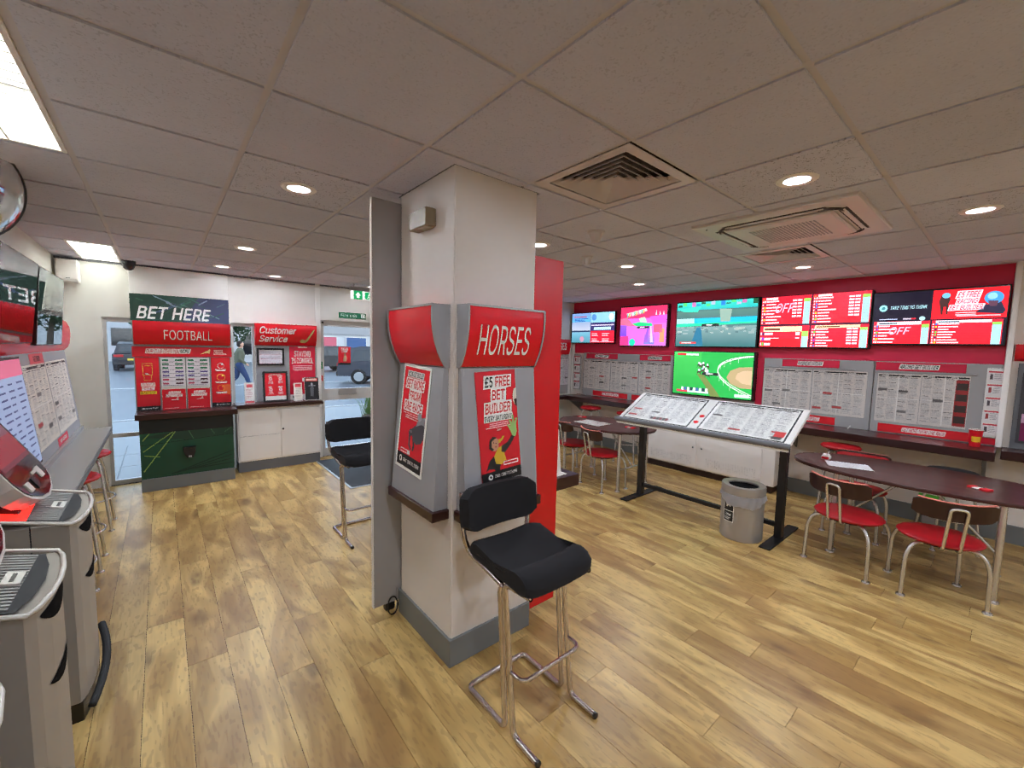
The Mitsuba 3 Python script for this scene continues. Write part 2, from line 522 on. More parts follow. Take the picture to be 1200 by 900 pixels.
struct('baseboard_left', bev(XL, XL + 0.018, YB, YF, 0, 0.165, 0.003), 'skirting')
struct('baseboard_step', bev(4.2, XR, 5.197, 5.215, 0, 0.165, 0.003), 'skirting')
struct('trim_3', box(1.70, 1.765, YF - 0.012, YF, 0, 2.5), 'white')
struct('trim_4', box(XL, 4.2, YF - 0.01, YF, 2.478, 2.5), 'grey_dark')

# windows and doors of the far wall
def glazed(name, a, b, z1, rails, leaf=0.045, mtl='door_frame'):
    """A frame of stiles and rails with panes between the rails (z of each rail: bottom, top)."""
    k = struct(name, cat(box(a, a + leaf, YF + 0.03, YF + 0.09, 0, z1), box(b - leaf, b, YF + 0.03, YF + 0.09, 0, z1)), mtl)
    for lo, hi in rails:
        part(k, 'rail', box(a + leaf, b - leaf, YF + 0.035, YF + 0.085, lo, hi), mtl)
    for (l0, h0), (l1, h1) in zip(rails, rails[1:]):
        y = YF + 0.06
        part(k, 'pane', ([[a + leaf, y, h0], [b - leaf, y, h0], [b - leaf, y, l1], [a + leaf, y, l1]], [[0, 1, 2, 3]]), 'pane')
    return k


glazed('window_1', -0.485, -0.13, 1.90, [(0.0, 0.05), (0.545, 0.59), (1.85, 1.90)], 0.03)
glazed('window_2', 0.69, 0.955, 1.90, [(0.0, 0.05), (0.545, 0.59), (1.86, 1.90)], 0.03)
d1 = glazed('door_1', 1.77, 2.62, 2.0, [(0.0, 0.12), (0.83, 1.00), (1.92, 2.0)], 0.05)
part(d1, 'letter_slot', cat(box(2.02, 2.28, YF + 0.022, YF + 0.035, 0.90, 1.0), box(2.035, 2.265, YF + 0.018, YF + 0.03, 0.915, 0.985)), 'alu', label='metal letter slot')
part(d1, 'closer_knob', lathe([(0, 0), (0.016, 0), (0.016, 0.02), (0, 0.02)], 12, (1.80, YF + 0.01, 1.955)), 'black')
part(d1, 'alarm_plate', box(1.775, 1.795, YF + 0.02, YF + 0.03, 1.12, 1.20), 'red', label='small red plate')
part(d1, 'lock_plate', box(1.775, 1.795, YF + 0.02, YF + 0.03, 1.30, 1.40), 'green_sign', label='green lock plate')

# ------------------------------------------------------------------ column with its boards
cx0, cx1, cy0, cy1 = COL
struct('wall_column', bev(cx0, cx1, cy0, cy1, 0, 2.51, 0.006), 'column')
part('wall_column', 'skirting', cat(bev(cx0 - 0.012, cx1 + 0.012, cy0 - 0.012, cy1 + 0.012, 0, 0.15, 0.003)), 'skirting')
part('wall_column', 'shadow_gap', cat(box(cx0 - 0.012, cx0, cy0 - 0.012, cy1 + 0.012, 2.503, 2.515), box(cx0, cx1, cy0 - 0.012, cy0, 2.503, 2.515), box(cx1, cx1 + 0.012, cy0 - 0.012, cy1 + 0.012, 2.503, 2.515)), 'grey_dark')
solo('upright_board', bev(0.925, 1.60, 2.345, 2.372, 0.075, 2.47, 0.002), 'grey_panel', 'tall grey upright board with a pale edge on the left of the column', 'board')
part('upright_board', 'edge_strip', box(0.921, 0.925, 2.345, 2.372, 0.075, 2.47), 'white', label='white edge strip')
solo('upright_board', bev(1.622, 1.865, 1.768, 1.792, 0.075, 2.175, 0.002), 'red_board', 'tall narrow red board on the right side of the column', 'board')
k = thing('power_cable', 'black cable loop and plug box on the floor behind the column', 'cable')
part(k, 'plug_box', bev(1.015, 1.075, 2.385, 2.43, 0.0, 0.16, 0.004), 'black')
a = np.linspace(0.3, 2 * math.pi + 0.5, 22)
part(k, 'lead', tube(np.c_[1.035 + 0.045 * np.cos(a) * 0.7, 2.335 + 0 * a - 0.01 * a / 6, 0.062 + 0.055 * np.sin(a)], 0.004, 6), 'black', True)
part(k, 'flex', tube([[1.066, 2.336, 0.17], [1.068, 2.336, 0.09], [1.06, 2.334, 0.03]], 0.0035, 6), 'alu', True)
k = thing('call_box', 'small beige box high on the left face of the column', 'alarm box')
part(k, 'body', bev(cx0 - 0.06, cx0, 1.925, 2.105, 2.255, 2.345, 0.004), 'beige_box')
part(k, 'lens', box(cx0 - 0.055, cx0 - 0.005, 1.94, 2.02, 2.252, 2.256), 'plastic_cream')

HEAD = [(0.0, 1.852), (-0.094, 1.852), (-0.097, 1.80), (-0.093, 1.74), (-0.080, 1.675), (-0.058, 1.61), (-0.028, 1.556), (0.0, 1.556)]


def head_curve(k=24):
    p = np.array(HEAD[1:-1])
    d = np.r_[0, np.cumsum(np.linalg.norm(np.diff(p, axis=0), axis=1))]
    t = np.linspace(0, d[-1], k)
    return np.c_[np.interp(t, d, p[:, 0]), np.interp(t, d, p[:, 1])], d[-1]


def fine_text(s, h, bold, size):
    v, f = flat_text(s, h, bold)
    v, f = trimesh.remesh.subdivide_to_size(np.c_[v, 0 * v[:, 0]], f, size, max_iter=8)
    return np.asarray(v)[:, :2].copy(), np.asarray(f)


def on_head(v, x0, inset=0.0008):
    """Lays a flat drawing (x, distance up along the curve from its bottom edge) on the curved head."""
    c, L = head_curve()
    c = c[::-1]
    t = np.linspace(0, L, len(c))
    y = np.interp(v[:, 1], t, c[:, 0])
    z = np.interp(v[:, 1], t, c[:, 1])
    return np.c_[v[:, 0] + x0, y - inset, z - inset * 0.4]


def station(label, x0, x1, words=None, board=True, side=(True, True), scale=1.0):
    """A betting station: red curved head, sloping grey board, brown shelf. x to the right, wall plane at y=0."""
    k = thing('betting_station', label, 'display stand')
    c, L = head_curve(14)
    poly = [(0, 1.848)] + [tuple(q) for q in c] + [(0, 1.556)]
    part(k, 'head', extr(poly, x0 + 0.004, x1 - 0.004, 'x'), 'red', 25)
    for on, xx in ((side[0], x0), (side[1], x1)):
        if on:
            out = [(0, 1.858)] + [(q[0] - 0.006, q[1] + 0.004) for q in c] + [(-0.024, 1.548), (0, 1.548)]
            part(k, 'end_panel', extr(out, xx - 0.004, xx + 0.004, 'x'), 'grey', label='grey end panel')
    part(k, 'cap_rail', box(x0, x1, -0.098, -0.09, 1.848, 1.858), 'alu')
    if words:
        v, f = fine_text(words[0], words[1], words[2], 0.03)
        v = v.copy()
        v[:, 0] = (v[:, 0] - v[:, 0].min()) / (v[:, 0].max() - v[:, 0].min()) * words[3] + words[4]
        v[:, 1] += words[5]
        part(k, 'lettering', (on_head(v, 0), f), 'white', label='white lettering reading ' + words[0])
    if board:
        part(k, 'slope_board', extr([(-0.001, 1.548), (-0.028, 1.548), (-0.082, 0.832), (-0.001, 0.832)], x0 + 0.006, x1 - 0.006, 'x'), 'grey')
        part(k, 'slope_strip', cat(*[turn(box(xx - 0.002, xx + 0.002, -0.031, -0.026, 0.832, 1.548), 0, [1, 0, 0]) for xx in (x0 + 0.02,)]), 'alu')
        part(k, 'shelf', bev(x0 - 0.012, x1 + 0.012, -0.098, -0.001, 0.782, 0.832, 0.003), 'brown')
    return k


def slope_frame(x, z):
    """Origin and up direction on the sloping board at (x, z)."""
    t = (1.548 - z) / (1.548 - 0.832)
    d = np.array([0, 0.054, 0.716])
    return np.array([x, -0.028 - 0.054 * t - 0.0045, z]), d / np.linalg.norm(d)


def rot_axes(up, deg):
    c, s = math.cos(math.radians(deg)), math.sin(math.radians(deg))
    ux = np.array([1.0, 0, 0])
    return c * ux + s * up, -s * ux + c * up


def badge_row(c, x, y, s):
    """The black strip's round badge and its words."""
    c.ell(x, y, s, s, W_, 3)
    c.ell(x, y, s * 0.5, s * 0.5, K_, 4, 8)
    c.text('TAKE TIME TO THINK', x + s * 1.6, y - s * 0.55, s * 1.1, W_, bold=True, anchor='l', w=s * 11, z=3, shear=0.2)


# left face of the column (facing -x): local x runs towards -y
place(cx0, 0, 0, -90)
station('grey betting station with a plain red head on the left face of the column', -2.285, -1.785)
c = Canvas(0.31, 0.585, W_, 0.003)
w, h = c.w, c.h
c.rect(0.014, 0.08, w - 0.014, h - 0.016, R_)
c.rect(0.014, 0.016, w - 0.014, 0.085, K_, 1.2)
badge_row(c, 0.06, 0.052, 0.017)
c.text('RACING BET BUILDER', w / 2 - 0.01, h - 0.066, 0.026, K_, w=0.18, back=W_, shear=0.1)
c.text('GET MORE', w / 2 - 0.01, h - 0.128, 0.046, R_, w=0.20, back=W_, shear=0.1)
c.text('FROM', w / 2, h - 0.190, 0.046, R_, w=0.12, back=W_, shear=0.1)
c.text('ONE RACE', w / 2 - 0.01, h - 0.252, 0.046, R_, w=0.20, back=W_, shear=0.1)
c.lines(0.04, w - 0.05, h - 0.268, 3, 0.012, 0.006, S(240, 200, 200), center=True, seed=1)
DG = S(62, 60, 66)
c.poly([(0.27, 0.180), (0.296, 0.210), (0.296, 0.280), (0.25, 0.290), (0.20, 0.265), (0.165, 0.242), (0.135, 0.230), (0.125, 0.205), (0.15, 0.195), (0.17, 0.205), (0.18, 0.180), (0.22, 0.165)], DG, 2)
c.poly([(0.20, 0.255), (0.23, 0.270), (0.26, 0.280), (0.296, 0.280), (0.296, 0.325), (0.26, 0.315), (0.235, 0.295), (0.215, 0.290)], S(130, 128, 132), 2.5)
c.ell(0.235, 0.315, 0.024, 0.022, S(156, 154, 158), 3)
c.ell(0.152, 0.222, 0.012, 0.008, S(110, 108, 112), 3)
c.poly([(0.13, 0.205), (0.15, 0.195), (0.15, 0.150), (0.175, 0.125), (0.16, 0.122), (0.135, 0.145)], DG, 2)
c.poly([(0.18, 0.180), (0.20, 0.170), (0.205, 0.145), (0.19, 0.120), (0.182, 0.122), (0.188, 0.150)], S(46, 44, 48), 2.2)
c.rect(0.05, 0.092, 0.16, 0.114, W_, 2)
c.lines(0.055, 0.155, 0.109, 1, 0.01, 0.012, R_, 3)
o, up = slope_frame(-2.242, 0.975)
ux, uy = rot_axes(up, -3.2)
c.put(None, 'poster', o, ux, uy, label='tall red poster with white border and a grey racehorse on the column station', cat_='poster')

# right face of the column (facing -y)
place(0, cy0, 0, 0)
station('grey betting station with red head reading HORSES on the front of the column', 1.113, 1.605, ('HORSES', 0.15, False, 0.33, 1.185, 0.07))
c = Canvas(0.262, 0.575, R_, 0.002)
w, h = c.w, c.h
c.rect(0, 0, w, 0.056, K_, 5)
c.ell(0.055, 0.030, 0.015, 0.015, W_, 6)
c.ell(0.055, 0.030, 0.007, 0.007, K_, 7, 8)
c.text('TAKE TIME TO THINK', 0.08, 0.022, 0.016, W_, w=0.15, z=6, shear=0.2, anchor='l')
c.text('£5 FREE', w * 0.53, h - 0.082, 0.050, R_, w=0.165, back=W_, shear=0.1)
c.rect(0.056, h - 0.086, 0.108, h - 0.028, W_, 2.4)
c.text('£5', 0.082, h - 0.082, 0.050, K_, w=0.05, z=3, shear=0.1)
c.text('BET', w * 0.53, h - 0.150, 0.050, R_, w=0.085, back=W_, shear=0.1)
c.text('BUILDER', w * 0.50, h - 0.218, 0.050, R_, w=0.165, back=W_, shear=0.1)
c.text('EVERY SATURDAY', w * 0.50, h - 0.258, 0.026, K_, w=0.18, back=W_, shear=0.1)
c.lines(0.045, w - 0.04, h - 0.270, 3, 0.010, 0.005, S(246, 196, 200), center=True, seed=2)
c.text('18+', w * 0.50, h - 0.312, 0.012, W_)
SK, YE, GL = S(196, 140, 112), S(206, 164, 44), S(150, 186, 110)
c.poly([(0.262, 0.478), (0.245, 0.468), (0.236, 0.443), (0.236, 0.408), (0.25, 0.383), (0.262, 0.376)], S(222, 214, 200), 3)
c.poly([(0.262, 0.418), (0.243, 0.413), (0.25, 0.383), (0.262, 0.376)], S(60, 40, 40), 3.3)
c.poly([(0.215, 0.223), (0.235, 0.213), (0.25, 0.240), (0.246, 0.278), (0.258, 0.313), (0.246, 0.316), (0.236, 0.288), (0.232, 0.330), (0.220, 0.330), (0.222, 0.290), (0.205, 0.313), (0.198, 0.308), (0.208, 0.273), (0.19, 0.288), (0.186, 0.280), (0.206, 0.248)], GL, 3)
c.poly([(0.215, 0.228), (0.232, 0.218), (0.205, 0.183), (0.16, 0.143), (0.135, 0.148), (0.14, 0.178), (0.18, 0.193)], S(46, 36, 34), 2.6)
c.poly([(0.085, 0.133), (0.115, 0.173), (0.15, 0.183), (0.155, 0.133), (0.165, 0.103), (0.13, 0.083), (0.095, 0.093)], YE, 2.5)
c.poly([(0.055, 0.113), (0.09, 0.138), (0.095, 0.098), (0.125, 0.084), (0.115, 0.046), (0.09, 0.040), (0.085, 0.068), (0.045, 0.073), (0.03, 0.063)], S(30, 28, 28), 2.2)
c.poly([(0.12, 0.196), (0.135, 0.200), (0.15, 0.213), (0.162, 0.228), (0.15, 0.233), (0.14, 0.220), (0.12, 0.216)], YE, 2.2)
c.ell(0.092, 0.196, 0.030, 0.036, SK, 3)
c.poly([(0.058, 0.178), (0.062, 0.218), (0.085, 0.236), (0.112, 0.230), (0.095, 0.222), (0.075, 0.210), (0.074, 0.183), (0.09, 0.168), (0.075, 0.164)], S(38, 28, 24), 3.4)
c.ell(0.103, 0.200, 0.004, 0.003, K_, 3.6, 6)
c.ell(0.088, 0.204, 0.004, 0.003, K_, 3.6, 6)
c.ell(0.101, 0.181, 0.007, 0.004, S(150, 70, 60), 3.6, 8)
c.rect(0.145, 0.075, 0.245, 0.096, W_, 2.6)
c.lines(0.15, 0.24, 0.091, 1, 0.01, 0.011, R_, 3, ragged=0)
o, up = slope_frame(1.222, 0.955)
ux, uy = rot_axes(up, 3.0)
c.put(None, 'poster', o, ux, uy, label='red poster with a goalkeeper reading £5 FREE BET BUILDER EVERY SATURDAY', cat_='poster')

# third station, hidden behind the red board: only its shelf reaches out
place(0, 0, 0, 0)
k = solo('wall_shelf', bev(1.635, 2.11, 1.80, 2.29, 0.752, 0.83, 0.003), 'brown', 'brown shelf sticking out behind the red upright board', 'shelf')
k = thing('leaflet_holder', 'white leaflet holder standing on the shelf behind the red board', 'leaflet holder')
part(k, 'back', turn(box(1.93, 2.0, 1.862, 1.866, 0.83, 1.13), -6, [0, 1, 0], [1.95, 1.86, 0.83]), 'plastic_white')
part(k, 'foot', box(1.93, 2.035, 1.84, 1.90, 0.83, 0.834), 'plastic_white')

# ------------------------------------------------------------------ ceiling fittings
ring = [(0.056, 0.0), (0.058, -0.004), (0.085, -0.004), (0.090, 0.0), (0.085, 0.002), (0.056, 0.002), (0.056, 0.0)]
seen = ['round white downlight nearest the column, in the speckled tile on its left', 'round downlight beyond the speckled one, towards the football kiosk', 'small far downlight above the football kiosk', 'small far downlight above the customer service sign',
        'downlight just right of the column beside the red board', 'downlight beyond the smoke detectors in the middle of the ceiling', 'farthest downlight above the left television screens', 'large bright downlight before the air conditioning cassette',
        'downlight behind the air conditioning cassette above the red wall', 'downlight at the far right of the ceiling', 'downlight by the hanging exit sign']
for i, (x, y) in enumerate(LIGHTS):
    k = thing('downlight', seen[i] if i < len(seen) else 'round recessed downlight in the ceiling behind the viewer', 'ceiling light', 'recessed downlights')
    part(k, 'trim_ring', lathe(ring, 28, (x, y, ZC)), 'plastic_white', 40)
    a = np.arange(20) * 2 * math.pi / 20
    v = np.vstack([[x, y, ZC - 0.002], np.c_[x + 0.057 * np.cos(a), y + 0.057 * np.sin(a), 0 * a + ZC - 0.002]])
    warm = 1.0
    part(k, 'lens', (v, [[0, 1 + (q + 1) % 20, 1 + q] for q in range(20)]), 'plastic_white', emitter={'type': 'area', 'radiance': {'type': 'rgb', 'value': [LAMP * 0.91, LAMP * 1.0, LAMP * 1.14]}})


def fluor(label, x0, x1, y0, y1, blades, ny):
    k = thing('fluorescent_light', label, 'ceiling light')
    part(k, 'frame', cat(box(x0, x0 + 0.016, y0, y1, ZC - 0.001, ZC + 0.03), box(x1 - 0.016, x1, y0, y1, ZC - 0.001, ZC + 0.03), box(x0, x1, y0, y0 + 0.016, ZC - 0.001, ZC + 0.03), box(x0, x1, y1 - 0.016, y1, ZC - 0.001, ZC + 0.03)), 'plastic_white')
    part(k, 'diffuser', ([[x0, y0, ZC + 0.05], [x0, y1, ZC + 0.05], [x1, y1, ZC + 0.05], [x1, y0, ZC + 0.05]], [[0, 1, 2, 3]]), 'plastic_white', emitter={'type': 'area', 'radiance': {'type': 'rgb', 'value': [PANEL * 0.92, PANEL * 1.0, PANEL * 0.94]}})
    for t in np.linspace(x0, x1, blades + 2)[1:-1]:
        part(k, 'long_blade', box(t - 0.003, t + 0.003, y0 + 0.016, y1 - 0.016, ZC, ZC + 0.03), 'plastic_white')
    for t in np.linspace(y0, y1, ny + 2)[1:-1]:
        part(k, 'cross_blade', box(x0 + 0.016, x1 - 0.016, t - 0.003, t + 0.003, ZC + 0.002, ZC + 0.03), 'plastic_white')


fluor('large louvred fluorescent light panel at the upper left of the ceiling', XL, -0.297, 1.68, 2.865, 2, 17)
fluor('small bright fluorescent panel in the far left ceiling by the dome camera', -0.612, -0.30, 5.34, 6.40, 1, 1)


def diffuser(label, i, j):
    x0, x1, y0, y1 = GX0 + GX * i + 0.012, GX0 + GX * (i + 1) - 0.012, GY0 + GY * j + 0.012, GY0 + GY * (j + 1) - 0.012
    xc, yc, hx = (x0 + x1) / 2, (y0 + y1) / 2, (x1 - x0) / 2
    k = thing('air_diffuser', label, 'air vent')

    def ringsq(o, i_, zo, zi, t=0.004):
        v, f = [], []
        for r, z in ((o, zo), (i_, zi), (i_, zi + t), (o, zo + t)):
            v += [[xc - r, yc - r, z], [xc + r, yc - r, z], [xc + r, yc + r, z], [xc - r, yc + r, z]]
        for a in range(4):
            for q in range(4):
                b = (q + 1) % 4
                f.append([a * 4 + q, a * 4 + b, ((a + 1) % 4) * 4 + b, ((a + 1) % 4) * 4 + q][::-1])
        return (v, f)
    part(k, 'frame', ringsq(hx, hx - 0.05, ZC, ZC), 'ac')
    part(k, 'throat', box(x0 + 0.02, x1 - 0.02, y0 + 0.02, y1 - 0.02, ZC + 0.075, ZC + 0.08), 'vent_dark')
    for q in range(6):
        r = hx - 0.055 - q * 0.036
        part(k, 'louvre', ringsq(r, r - 0.030, ZC + 0.004, ZC + 0.030), 'ac')


diffuser('square louvred ceiling vent right of the column', 3, -1)
diffuser('louvred ceiling vent partly behind the air conditioning cassette', 7, -1)

# air conditioning cassette
k = thing('air_conditioner', 'white ceiling air conditioning cassette with side louvres', 'air conditioner')
x0, x1, y0, y1 = ACC
part(k, 'surround', bev(x0, x1, y0, y1, ZC - 0.022, ZC + 0.02, 0.008), 'ac')
part(k, 'centre_plate', bev(x0 + 0.16, x1 - 0.16, y0 + 0.15, y1 - 0.15, ZC - 0.04, ZC - 0.02, 0.012), 'ac')
part(k, 'return_grille', cat(*[box(x0 + 0.26, x1 - 0.26, y0 + 0.26 + 0.02 * q, y0 + 0.268 + 0.02 * q, ZC - 0.043, ZC - 0.04) for q in range(19)]), 'grey')
xc, yc = (x0 + x1) / 2, (y0 + y1) / 2
for dx, dy in ((-1, 0), (1, 0), (0, -1), (0, 1)):
    ex, ey = (0.012, 0.27) if dx else (0.27, 0.012)
    X, Y = xc + dx * ((x1 - x0) / 2 - 0.115), yc + dy * ((y1 - y0) / 2 - 0.11)
    part(k, 'outlet_slot', bev(X - ex - 0.012, X + ex + 0.012, Y - ey - 0.012, Y + ey + 0.012, ZC - 0.0245, ZC - 0.021, 0.001), 'vent_dark')
    part(k, 'flap', bev(X - ex, X + ex, Y - ey, Y + ey, ZC - 0.031, ZC - 0.0245, 0.002), 'ac')
for sx, sy in ((-1, -1), (-1, 1), (1, -1), (1, 1)):
    X, Y = xc + sx * ((x1 - x0) / 2 - 0.115), yc + sy * ((y1 - y0) / 2 - 0.11)
    a = np.linspace(0, math.pi / 2, 8)
    P = np.c_[X - sx * 0.10 + sx * 0.10 * np.cos(a), Y - sy * 0.10 + sy * 0.10 * np.sin(a), 0 * a + ZC - 0.0245]
    part(k, 'corner_gap', tube(P, 0.009, 6), 'vent_dark')
solo('light_pip', lathe([(0, -0.006), (0.006, -0.005), (0.006, 0), (0, 0)], 8, (2.86, 1.40, ZC - 0.022)), 'black', 'tiny dark sensor spot on the air conditioning cassette', 'sensor')
for (x, y, r, lab) in ((2.43, 2.0, 0.062, 'pale smoke detector cup hanging from the ceiling right of the column'), (3.017, 2.573, 0.055, 'second smoke detector farther back, before the middle downlights')):
    k = thing('smoke_detector', lab, 'smoke detector', 'ceiling smoke detectors')
    part(k, 'base', lathe([(0, -0.012), (r, -0.012), (r, 0), (0, 0)], 24, (x, y, ZC)), 'ac', 40)
    part(k, 'head', lathe([(0, -0.075), (r * 0.45, -0.072), (r * 0.62, -0.05), (r * 0.8, -0.012), (0, -0.012)], 24, (x, y, ZC)), 'ac', 40)
k = thing('dome_camera', 'black dome camera on the ceiling above the football kiosk', 'camera')
x, y = -0.235, 6.20
part(k, 'base', lathe([(0, -0.035), (0.062, -0.035), (0.062, 0), (0, 0)], 24, (x, y, ZC)), 'black', 40)
part(k, 'dome', lathe([(0, -0.10), (0.022, -0.096), (0.042, -0.08), (0.052, -0.055), (0.054, -0.035), (0, -0.035)], 24, (x, y, ZC)), 'dark_glass', 40)
# hanging exit sign
k = thing('exit_sign', 'lit green and white exit sign with an arrow hanging by the door', 'exit sign')
place(2.02, 5.9, 2.285)
part(k, 'housing', bev(0.0, 0.36, 0.004, 0.05, 0.115, 0.17, 0.004), 'grey')
part(k, 'hanger', cat(box(0.05, 0.06, 0.02, 0.03, 0.17, 0.216), box(0.30, 0.31, 0.02, 0.03, 0.17, 0.216)), 'grey')
c = Canvas(0.36, 0.115, S(235, 245, 240))
GS = S(0, 150, 90)
c.rect(0.045, 0.0, 0.165, 0.115, GS)
c.poly([(0.105, 0.1), (0.065, 0.055), (0.085, 0.055), (0.085, 0.02), (0.125, 0.02), (0.125, 0.055), (0.145, 0.055)], S(240, 250, 245), 2)
c.rect(0.20, 0.01, 0.33, 0.105, GS)
c.ell(0.262, 0.086, 0.009, 0.009, S(240, 250, 245), 2, 10)
for a_ in ((0.262, 0.076, 0.252, 0.045), (0.252, 0.045, 0.272, 0.03), (0.272, 0.03, 0.266, 0.012), (0.252, 0.045, 0.232, 0.022), (0.262, 0.07, 0.282, 0.058), (0.262, 0.07, 0.242, 0.06)):
    c.line(*a_, 0.009, S(240, 250, 245), 2)
c.rect(0.295, 0.015, 0.322, 0.09, S(240, 250, 245), 2)
mesh, col, uv = c.mesh((0, 0, 0), gain=1.0)
part(k, 'face', mesh, 'print', color=col, uv=uv, emitter={'type': 'area', 'radiance': vcol()})
part(k, 'panel', box(0, 0.36, 0.001, 0.006, 0, 0.115), 'plastic_white')
place()

# ------------------------------------------------------------------ printed sheets
def newsprint(w, h, seed, cols=6, photo=True, tint=None):
    """A racing page: columns of grey lines, dark headings, boxes and a few red or grey pictures."""
    r = random.Random(seed)
    c = Canvas(w, h, tint or S(206, 202, 196), 0.001)
    m = 0.02 * w
    c.rect(m, h - 0.055 * h, w - m, h - 0.025 * h, S(40, 38, 38), 1)
    for q in range(2):
        xx = m + w * (0.08 + 0.5 * q) * r.uniform(0.9, 1.2)
        c.rect(xx, h - 0.048 * h, xx + 0.16 * w, h - 0.032 * h, S(206, 202, 196), 2)
    cw = (w - 2 * m) / cols
    for q in range(cols):
        y = h * 0.93
        while y > 0.06 * h:
            n = r.randint(3, 9)
            c.rect(m + q * cw + 0.06 * cw, y - 0.012 * h, m + (q + r.uniform(0.5, 0.9)) * cw, y, S(112, 108, 108), 1)
            y -= 0.024 * h
            for _ in range(n):
                if y < 0.05 * h:
                    break
                g = r.randint(150, 182)
                c.rect(m + q * cw + 0.06 * cw, y - 0.008 * h, m + q * cw + cw * r.uniform(0.7, 0.94), y, S(g, g - 2, g - 4), 1)
                y -= 0.018 * h
            y -= 0.014 * h
        if q:
            c.rect(m + q * cw - 0.0012, 0.04 * h, m + q * cw + 0.0004, 0.93 * h, S(150, 146, 142), 1.5)
    c.rect(m, 0.49 * h, w - m, 0.503 * h, S(222, 218, 212), 2)
    c.rect(0.5 * w - 0.004, 0.02 * h, 0.5 * w + 0.004, 0.96 * h, S(222, 218, 212), 2.2)
    if photo:
        for q in range(3):
            X, Y = m + r.randint(0, cols - 1) * cw, r.uniform(0.08, 0.7) * h
            c.rect(X + 0.05 * cw, Y, X + 0.95 * cw, Y + 0.05 * h, r.choice([S(170, 70, 70), S(90, 86, 84), S(120, 116, 112)]), 2.5)
    return c


# ------------------------------------------------------------------ round stools, cafe chairs, tables
def round_stool(x, y, deg, seat_z, seat_mat, label, group):
    place(x, y, 0, deg)
    k = thing('round_stool', label, 'stool', group)
    z = seat_z
    part(k, 'seat', lathe([(0, z - 0.045), (0.13, z - 0.045), (0.165, z - 0.032), (0.172, z - 0.018), (0.16, z - 0.004), (0.11, z + 0.004), (0, z + 0.006)], 32), seat_mat, 40)
    part(k, 'seat_pan', lathe([(0, z - 0.06), (0.10, z - 0.06), (0.13, z - 0.045), (0, z - 0.045)], 24), 'black', 40)
    for q in range(4):
        a = math.pi / 4 + q * math.pi / 2
        c, s = math.cos(a), math.sin(a)
        P = [(r_ * c, r_ * s, zz) for r_, zz in ((0.06, z - 0.06), (0.125, z - 0.07), (0.15, z - 0.16), (0.175, z - 0.35), (0.20, 0.15), (0.215, 0.012))]
        l = part(k, 'leg', tube(P, 0.011, 8, 0.04), 'satin', True)
        part(l, 'foot', lathe([(0, 0), (0.022, 0), (0.02, 0.01), (0, 0.014)], 12, (0.216 * c, 0.216 * s, 0)), 'satin', 40)
    a = np.arange(28) * 2 * math.pi / 28
    part(k, 'foot_ring', tube(np.c_[0.178 * np.cos(a), 0.178 * np.sin(a), 0 * a + 0.27], 0.007, 6, closed=True), 'satin', True)


def cafe_chair(x, y, deg, label, group=None):
    """Local frame: the sitter faces +x, seat centre at the origin."""
    place(x, y, 0, deg)
    k = thing('cafe_chair', label, 'chair', group)
    sz = 0.432
    m = lathe([(0, sz - 0.04), (0.17, sz - 0.04), (0.205, sz - 0.03), (0.215, sz - 0.016), (0.20, sz - 0.003), (0.14, sz + 0.003), (0, sz)], 36)
    m.vertices[:, 1] *= 1.04
    part(k, 'seat', m, 'vinyl', 40)
    part(k, 'seat_pan', lathe([(0, sz - 0.055), (0.15, sz - 0.055), (0.17, sz - 0.04), (0, sz - 0.04)], 24), 'black', 40)
    for sx, sy in ((-1, 1), (-1, -1), (1, 1), (1, -1)):
        fx, fy = (-0.155, 0.215 * sy) if sx < 0 else (0.215, 0.195 * sy)
        P = [(sx * 0.06, sy * 0.06, sz - 0.05), (fx * 0.86, fy * 0.80, sz - 0.052), (fx * 0.96, fy * 0.97, sz - 0.14), (fx, fy, 0.012)]
        l = part(k, 'leg', tube(P, 0.0125, 10, 0.06), 'satin', True)
        part(l, 'foot', lathe([(0, 0), (0.026, 0), (0.024, 0.009), (0.013, 0.014), (0, 0.014)], 14, (fx, fy, 0)), 'satin', 40)
    b = bent_slab(0.44, 0.125, 0.016, 0.34, 14, 0.35)
    b = turn(b, 90, [0, 0, 1])                      # bent ends come forward (+x)
    b = turn(b, -10, [0, 1, 0])
    pad = bent_slab(0.41, 0.10, 0.014, 0.325, 14, 0.5)
    pad = turn(turn(pad, 90, [0, 0, 1]), -10, [0, 1, 0])
    bx, bz = -0.235, 0.655
    b.apply_translation([bx, 0, bz])
    pad.apply_translation([bx + 0.0155, 0, bz - 0.002])
    part(k, 'backrest', b, 'brown', 40)
    part(k, 'back_pad', pad, 'vinyl', 40, label='red padded inner face of the backrest')
    e = bent_slab(0.40, 0.004, 0.017, 0.34, 12, 0)
    e = turn(turn(e, 90, [0, 0, 1]), -10, [0, 1, 0])
    e.apply_translation([bx - 0.0115, 0, bz + 0.0635])
    part(k, 'edge_trim', e, 'ply_edge')
    P = [(-0.10, 0.042, sz - 0.05), (-0.195, 0.042, sz - 0.05), (-0.256, 0.042, bz + 0.028), (-0.256, -0.042, bz + 0.028), (-0.195, -0.042, sz - 0.05), (-0.10, -0.042, sz - 0.05)]
    part(k, 'back_loop', tube(P, 0.0105, 8, 0.028), 'satin', True)


